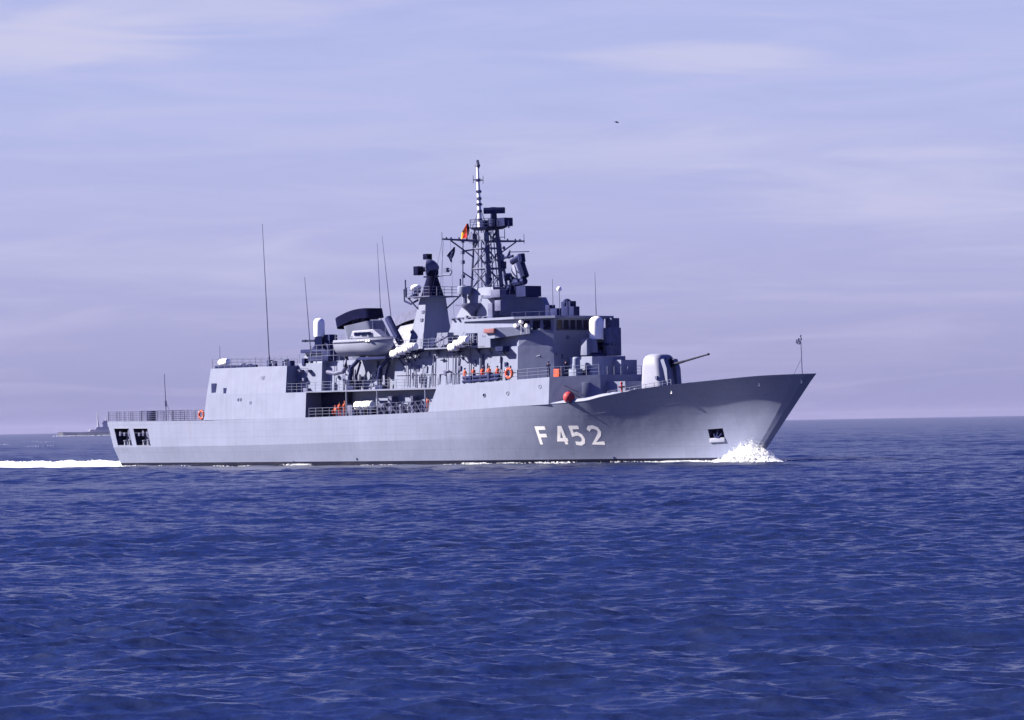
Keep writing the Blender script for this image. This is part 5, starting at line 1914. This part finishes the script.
# ------------------------------------------------------------------ small fittings on the walls and the mast
FR = random.Random(23)
def fit(name, x, y, z, w_, d_, h_, matl, parent):
    mb = MB()
    mb.box(x - w_ / 2, x + w_ / 2, y - d_, y + 0.12, z - h_ / 2, z + h_ / 2)
    mb.build(name, M_[matl], parent, bevel=min(0.03, w_ / 6))
for _ in range(26):                                # superstructure side
    x, z = FR.uniform(-1.5, 18.2), FR.uniform(9.6, 12.6)
    fit(FR.choice(('junction_box', 'fire_hose_box', 'vent_cowl')), x, wall_y(z), z, FR.uniform(0.18, 0.6), FR.uniform(0.08, 0.2), FR.uniform(0.2, 0.8), FR.choice(('trim', 'trim', 'mid', 'paint')), house)
for _ in range(16):                                # inboard wall behind the boat
    x, z = FR.uniform(-15.0, -2.6), FR.uniform(9.2, 11.8)
    fit(FR.choice(('junction_box', 'vent_cowl')), x, -4.45, z, FR.uniform(0.2, 0.8), FR.uniform(0.1, 0.3), FR.uniform(0.3, 1.1), FR.choice(('trim', 'mid', 'paint')), frigate)
for k in range(7):                                 # pipe and cable runs
    x = -14.5 + k * 1.7 + FR.uniform(-0.4, 0.4)
    mb = MB()
    mb.tube([(x, -4.58, 8.8), (x, -4.5, FR.uniform(10.6, 12.2))], FR.uniform(0.04, 0.09), 6)
    mb.build('cable_run', M_[FR.choice(('trim', 'mid'))], frigate)
for k in range(8):
    x = 0.5 + k * 2.2 + FR.uniform(-0.5, 0.5)
    mb = MB()
    mb.tube([(x, -5.72, 9.0), (x, -5.5, FR.uniform(11.2, 12.9))], FR.uniform(0.03, 0.06), 6)
    mb.build('cable_run', M_[FR.choice(('trim', 'mid', 'paint'))], house)
for z in (10.3, 12.2):
    mb = MB()
    mb.tube([(-1.8, wall_y(z) - 0.07, z), (18.6, wall_y(z) - 0.07, z - 0.05)], 0.035, 5)
    mb.build('pipe_run', M_['trim'], house)
for _ in range(9):                                 # bridge front
    y, z = FR.uniform(-2.8, 3.8), FR.uniform(10.0, 14.3)
    x = 22.6 - 0.15 * (z - 8.7) / 4.4 if z < 13.1 else 22.4 + 0.3 * (z - 13.1) / 3
    mb = MB()
    w_, h_ = FR.uniform(0.2, 0.6), FR.uniform(0.2, 0.7)
    mb.box(x - 0.1, x + FR.uniform(0.08, 0.25), y - w_ / 2, y + w_ / 2, z - h_ / 2, z + h_ / 2)
    mb.build('junction_box', M_[FR.choice(('trim', 'mid'))], house if z < 13.1 else bridge)
mb = MB()
for y in (-0.2, 0.25):
    mb.tube([(22.75, y + 1.6, 9.6), (22.95, y + 1.6, 14.4)], 0.04, 5)
for k in range(14):
    mb.tube([(22.78 + k * 0.012, 1.4, 9.8 + k * 0.33), (22.78 + k * 0.012, 1.85, 9.8 + k * 0.33)], 0.03, 5)
mb.build('bulkhead_ladder', M_['trim'], house)
for _ in range(10):                                # mast tower
    x, z = FR.uniform(6.6, 11.6), FR.uniform(13.8, 18.6)
    y = -3.2 + 0.25 * (z - 13.2) / 3.4 if z < 16.5 else -2.75 + 0.55 * (z - 16.7) / 3.3
    fit(FR.choice(('junction_box', 'vent_cowl')), x, y, z, FR.uniform(0.2, 0.7), FR.uniform(0.1, 0.3), FR.uniform(0.2, 0.8), FR.choice(('trim', 'mid')), tower)
for _ in range(22):                                # aerials, lamps and boxes on the lattice mast
    t_ = FR.uniform(0.08, 0.95)
    q = leg(FR.randrange(4), t_)
    kind = FR.choice(('navigation_lamp', 'aerial', 'junction_box'))
    mb = MB()
    if kind == 'aerial':
        d_ = Vector((FR.uniform(-1, 1), FR.uniform(-1, 1), 0)).normalized() * FR.uniform(0.4, 0.9)
        mb.tube([q, q + d_], 0.04, 5)
        mb.tube([q + d_ - Vector((0, 0, 0.25)), q + d_ + Vector((0, 0, FR.uniform(0.4, 1.0)))], 0.045, 5)
    elif kind == 'navigation_lamp':
        d_ = Vector((FR.uniform(-1, 1), FR.uniform(-1, 1), 0)).normalized() * 0.45
        mb.tube([q, q + d_], 0.05, 5)
        mb.lathe(q + d_ - Vector((0, 0, 0.18)), (0, 0, 1), [(0.14, 0), (0.16, 0.1), (0.16, 0.3), (0.06, 0.38)], 8)
    else:
        w_ = FR.uniform(0.2, 0.45)
        mb.box(q.x - w_, q.x + w_ * 0.6, q.y - w_, q.y + w_ * 0.6, q.z - w_, q.z + w_)
    mb.build(kind, M_[FR.choice(('mid', 'dark', 'trim'))], mast)
for k in range(6):                                 # cable trunks up the mast
    a, b = Vector((7.4 + 0.35 * k, -0.9 + 0.3 * k, 19.9)), Vector((7.3 + 0.25 * k, -0.6 + 0.22 * k, 26.6))
    mb = MB()
    mb.tube([a, b], 0.06, 5)
    mb.build('cable_run', M_['mid'], mast)
for x0, y0, z0, h_ in ((-21.5, -6.0, 11.85, 0.9), (-24.0, -5.8, 11.85, 0.7), (-31.0, -5.0, 11.85, 0.6), (-29.0, -5.6, 11.85, 0.5)):
    mb = MB()
    mb.lathe((x0, y0, z0), (0, 0, 1), [(0.22, 0), (0.22, h_ * 0.6), (0.38, h_ * 0.7), (0.38, h_ * 0.9), (0.1, h_)], 12)
    mb.build('mushroom_vent', M_['trim'], hangar)

# ------------------------------------------------------------------ foam and spray
def m_foam():
    m = mat('sea_foam', (0.78, 0.82, 0.90), 0.9, var=0.06, scale=1.2, spec=0.1)
    b = m.node_tree.nodes['Principled BSDF']
    b.inputs['Subsurface Weight'].default_value = 0.0
    return m
M_['foam'] = m_foam()
def foam_patch(mb, x, y, z, r, n, sz):
    """Clump of froth: many small irregular tufts through a flattened dome."""
    for _ in range(n):
        a = RNG.uniform(0, 2 * math.pi); q = r * math.sqrt(RNG.uniform())
        h_ = abs(RNG.normal(0, 0.35)) * (1 - q / r * 0.8)
        s = sz * RNG.uniform(0.4, 1.3)
        c = Vector((x + q * math.cos(a), y + q * math.sin(a), z + h_))
        tuft(mb, c, s)
ICO = None
def tuft(mb, c, s):
    global ICO
    if ICO is None:
        b = bmesh.new()
        bmesh.ops.create_icosphere(b, subdivisions=1, radius=1.0)
        ICO = ([v.co.copy() for v in b.verts], [tuple(v.index for v in f.verts) for f in b.faces])
        b.free()
    k = RNG.uniform(0.6, 1.25, len(ICO[0]))
    mb.add([(c[0] + v.x * s * k[i], c[1] + v.y * s * k[i], c[2] + v.z * s * k[i] * 0.8) for i, v in enumerate(ICO[0])], ICO[1])
def ship_stuff(mb, name, label, cat='foam'):
    o = mb.build(name, M_['foam'], None, smooth=180)
    o.location = SHIP_O
    o.rotation_euler = (0, 0, -HEAD)
    return tag(o, label, cat, kind='stuff')
# bow wave: a breaking mound thrown out from the stem, higher at its middle, running aft to a thin skirt
bw = MB()
def hgt(px):
    return float(np.interp(px, [700, 712, 722, 732, 740, 750, 760, 768, 775, 783], [0.10, 0.22, 0.6, 1.45, 2.0, 2.35, 1.95, 1.35, 0.6, 0.12]))
NPX, NLT = 60, 12
core = []
for i in range(NPX + 1):
    for j in range(NLT + 1):
        px = 702 + 81 * i / NPX
        lat = -4.0 + 3.7 * j / NLT
        q = at(px, 459, lat).x
        if q < 50 and lat > -hull_y(q, 0.8) - 0.05:
            lat = -hull_y(q, 0.8) + 0.3
        fall = max(0.0, 1 - ((j / NLT - 0.62) / 0.62) ** 2)
        core.append((at(px, 459, lat).x, lat, hgt(px) * 0.72 * fall * (1 + RNG.normal(0, 0.10)) - 0.05))
bw.add(core, [(i * (NLT + 1) + j, i * (NLT + 1) + j + 1, (i + 1) * (NLT + 1) + j + 1, (i + 1) * (NLT + 1) + j) for i in range(NPX) for j in range(NLT)])
for _ in range(10000):
    px = RNG.triangular(700, 748, 784)
    H = hgt(px) * (0.80 + 0.22 * math.sin(px * 0.83) * math.sin(px * 0.31 + 1.0) + RNG.normal(0, 0.10))
    lat = RNG.uniform(-4.0, -0.4)
    f = RNG.uniform() ** 1.25
    x = at(px, 459, lat).x
    if lat > -hull_y(min(x, 50), 0.8) - 0.1 and x < 50:
        lat = -hull_y(x, 0.8) - RNG.uniform(0.1, 1.8)
        x = at(px, 459, lat).x
    z = f * H * (0.75 + 0.35 * RNG.uniform())
    s = 0.11 * (1 - 0.70 * f) * RNG.uniform(0.4, 1.2)
    tuft(bw, (x, lat, z), s)
for _ in range(1800):                               # loose droplets thrown clear
    px = RNG.normal(750, 13)
    H = hgt(min(max(px, 700), 782))
    lat = RNG.uniform(-3.5, -0.3)
    x = at(px, 459, lat).x
    tuft(bw, (x, lat, H * (0.5 + abs(RNG.normal(0, 0.27)))), RNG.uniform(0.010, 0.030))
ship_stuff(bw, 'bow_wave', 'white bow wave breaking at the stem of the frigate', 'bow wave')
# foam along the waterline
wf = MB()
spots = [(x, RNG.uniform(0.06, 0.18), RNG.uniform(0.3, 0.9)) for x in RNG.uniform(-54, -40, 34)] + [(x, RNG.uniform(0.03, 0.10), RNG.uniform(0.3, 0.7)) for x in RNG.uniform(-40, 44, 22)]
spots += [(x, RNG.uniform(0.08, 0.2), 0.8) for x in RNG.uniform(36, 47, 34)]
for px, k, r_ in ((299, 12, 0.9), (302, 8, 0.6), (507, 5, 0.7), (533, 9, 1.0), (548, 6, 0.9), (470, 5, 0.8), (596, 2, 0.5), (646, 10, 0.9), (655, 10, 0.9), (662, 8, 0.9), (478, 6, 0.8)):
    for _ in range(k):
        spots.append((at(px, 465, -7).x + RNG.normal(0, 0.6), 0.22, r_))
for x, h_, r_ in spots:
    y = -hull_y(x, 0.2) - RNG.uniform(0.2, 1.0)
    for _ in range(16):
        tuft(wf, (x + RNG.normal(0, r_), y + RNG.normal(0, 0.3), RNG.uniform(0.0, h_)), RNG.uniform(0.03, 0.09))
ship_stuff(wf, 'waterline_foam', 'thin broken foam along the waterline of the grey hull', 'foam')
# wake astern: churned white water
wk = MB()
def wake_top(x, y):
    t_ = (-54.8 - x) / 62
    w_ = 5.6 + 3.2 * t_
    q = min(1.0, abs(y) / w_)
    return (0.78 + 0.35 * math.exp(-(x + 55.5) ** 2 / 8) - 0.12 * t_) * (1 - q ** 3) * (0.86 + 0.10 * math.sin(x * 0.9 + y) + 0.07 * math.sin(x * 2.3 - y * 1.7)) - 0.05
NX, NY = 240, 22
wk.add([(-54.9 - 62 * i / NX, (j / NY * 2 - 1) * (5.6 + 3.2 * i / NX), wake_top(-54.9 - 62 * i / NX, (j / NY * 2 - 1) * (5.6 + 3.2 * i / NX)) + RNG.normal(0, 0.03)) for i in range(NX + 1) for j in range(NY + 1)],
       [(i * (NY + 1) + j, i * (NY + 1) + j + 1, (i + 1) * (NY + 1) + j + 1, (i + 1) * (NY + 1) + j) for i in range(NX) for j in range(NY)])
for _ in range(9000):
    t_ = RNG.uniform() ** 0.85
    x = -54.8 - 62 * t_
    w_ = 5.6 + 3.2 * t_
    y = RNG.uniform(-1, 1) * w_
    z = wake_top(x, y) * (1.0 if RNG.uniform() < 0.7 else RNG.uniform(0.8, 1.25)) - 0.05
    tuft(wk, (x, y, z), RNG.uniform(0.04, 0.17))
ship_stuff(wk, 'stern_wake', 'broad white wake streaming away behind the stern', 'wake')
wc = MB()                                          # scattered small whitecaps
for _ in range(9):
    d_ = RNG.uniform(7, 15)
    px = RNG.uniform(-30, 104)
    rr = F_PX * CAM_H / d_
    X_ = (px - 512) / F_PX * rr
    w_ = RNG.uniform(0.6, 1.8) * rr / 500
    for _ in range(30):
        u_ = RNG.normal(0, 1)
        tuft(wc, (X_ + u_ * w_, rr + RNG.normal(0, 1.5), 0.16 * math.exp(-u_ * u_) + RNG.uniform(0, 0.06)), RNG.uniform(0.03, 0.10))
o = wc.build('whitecaps', M_['foam'], None, smooth=180)
tag(o, 'faint small whitecaps on the water beyond the wake, left of the stern', 'whitecaps', kind='stuff')

# ------------------------------------------------------------------ the second warship far astern
FD = 4600.0
def far(px, h_):
    return Vector(((px - 512) / F_PX * FD, FD, h_))
fo = far(78, 0)
far_ship = thing('distant_frigate', 'hazy grey warship with a tall thin mast, far off on the left horizon', 'warship', fo)
k_ = FD / F_PX
fx_ = lambda px: (px - 78) * k_
M_['far'] = mat('haze_paled_ship_paint', (0.44, 0.45, 0.53), 0.6, var=0.05, scale=0.05)  # distance haze is put into this paint as paleness
mb = MB()
sec = []
for px, hw, zd in ((56, 0.3, 5.6), (62, 3.0, 5.2), (72, 6.0, 4.8), (90, 7.0, 4.6), (118, 6.6, 4.4), (128, 6.0, 4.4)):
    x = fx_(px)
    sec.append([(x + (2 if px < 60 else 0), -hw * 0.8, -1), (x, -hw, zd), (x, hw, zd), (x + (2 if px < 60 else 0), hw * 0.8, -1)])
mb.loft(sec)
mb.build('hull', M_['far'], far_ship, smooth=0)
mb = MB()
mb.prism([(fx_(88), -4), (fx_(126), -4), (fx_(126), 4), (fx_(88), 4)], 4.2, [(fx_(89), -3.6), (fx_(125), -3.6), (fx_(125), 3.6), (fx_(89), 3.6)], 7.6)
mb.prism([(fx_(95), -4), (fx_(108), -4), (fx_(108), 4), (fx_(95), 4)], 7.5, [(fx_(96), -3.2), (fx_(107), -3.2), (fx_(107), 3.2), (fx_(96), 3.2)], 10.5)
mb.build('superstructure', M_['far'], far_ship, smooth=0)
mb = MB()
mb.prism([(fx_(101.5), -2.5), (fx_(106.5), -2.5), (fx_(106.5), 2.5), (fx_(101.5), 2.5)], 10.3, [(fx_(103), -1.5), (fx_(106), -1.5), (fx_(106), 1.5), (fx_(103), 1.5)], 17.0)
mb.box(fx_(102), fx_(106.5), -2, 2, 17.0, 18.2)
mb.tube([(fx_(104.5), 0, 17), (fx_(105), 0, 23)], 0.6, 6)
mb.box(fx_(101), fx_(103), -1, 1, 14, 16)
mb.build('radar_tower', M_['far'], far_ship, smooth=0)
mb = MB()
mb.tube([(fx_(97.0), 0, 10), (fx_(96.4), 0, 29)], 0.9, 8, r1=0.45)
mb.tube([(fx_(95.2), 0, 22), (fx_(97.8), 0, 22)], 0.35, 6)
mb.tube([(fx_(98.5), 0, 10), (fx_(96.8), 0, 20)], 0.4, 6)
mb.build('mast', M_['far'], far_ship)
mb = MB()
mb.lathe((fx_(89.8), 0, 4.4), (0, 0, 1), [(2.4, 0), (2.4, 2.0), (1.6, 3.4), (0.2, 3.6)], 12)
mb.tube([(fx_(89), 0, 6.4), (fx_(84.5), 0, 7.6)], 0.3, 6)
mb.build('gun_turret', M_['far'], far_ship)
mb = MB()
for _ in range(260):
    px = RNG.uniform(52, 126)
    tuft(mb, (fx_(px), -8 - RNG.uniform(0, 3), RNG.uniform(0, 0.5)), RNG.uniform(0.2, 0.6))
o = mb.build('distant_wash', M_['foam'], None, smooth=180)
o.location = fo
tag(o, 'thin white wash along the hull of the distant warship', 'foam', kind='stuff')

# ------------------------------------------------------------------ sea bird
bd = Vector((0, 0, CAM_H)) + (_f * F_PX + CR * (616.5 - 512) + CU * (360 - 122.3)) * (300.0 / F_PX)
bird = thing('bird', 'small dark sea bird gliding high in the sky above the frigate', 'bird', bd, R(-20))
mb = MB()
prof = [(-0.16, 0.006), (-0.11, 0.03), (-0.03, 0.05), (0.06, 0.048), (0.12, 0.03), (0.16, 0.034), (0.19, 0.022), (0.225, 0.004)]
mb.lathe((0, 0, 0), (1, 0, -0.25), [(r_, x) for x, r_ in prof], 12)
for sgn in (-1, 1):
    rings = []
    for t_, ch, z in ((0.0, 0.14, 0.0), (0.35, 0.13, 0.06), (0.6, 0.11, 0.07), (1.0, 0.03, 0.0)):
        y = sgn * (0.03 + 0.42 * t_); xo = 0.04 - 0.10 * max(0, t_ - 0.35)
        rings.append([(xo + ch / 2, y, z), (xo, y, z + 0.014), (xo - ch / 2, y, z), (xo, y, z - 0.006)])
    mb.loft(rings)
mb.loft([[(-0.10, -0.03, 0.01), (-0.10, 0.03, 0.01), (-0.10, 0.03, 0.03), (-0.10, -0.03, 0.03)], [(-0.26, -0.06, 0.05), (-0.26, 0.06, 0.05), (-0.26, 0.06, 0.055), (-0.26, -0.06, 0.055)]])
mb.build('body', M_['mid'], bird)

# ------------------------------------------------------------------ air
HAZE = True
if HAZE:
    mb = MB()
    mb.box(-30500, 30500, -30500, 30500, -3.0, 60.0)
    hz = mb.build('haze', bpy.data.materials.new('sea_haze'), None, smooth=0)
    tag(hz, 'thin pale sea haze filling the air over the water', 'haze', kind='stuff')
    m = hz.data.materials[0]
    m.use_nodes = True
    t = m.node_tree
    t.nodes.clear()
    out = N(t, 'ShaderNodeOutputMaterial')
    pv = N(t, 'ShaderNodeVolumePrincipled')
    pv.inputs['Color'].default_value = (0.50, 0.50, 0.80, 1)
    pv.inputs['Density'].default_value = 0.000010
    pv.inputs['Anisotropy'].default_value = 0.2
    L(t, pv.outputs[0], out.inputs['Volume'])
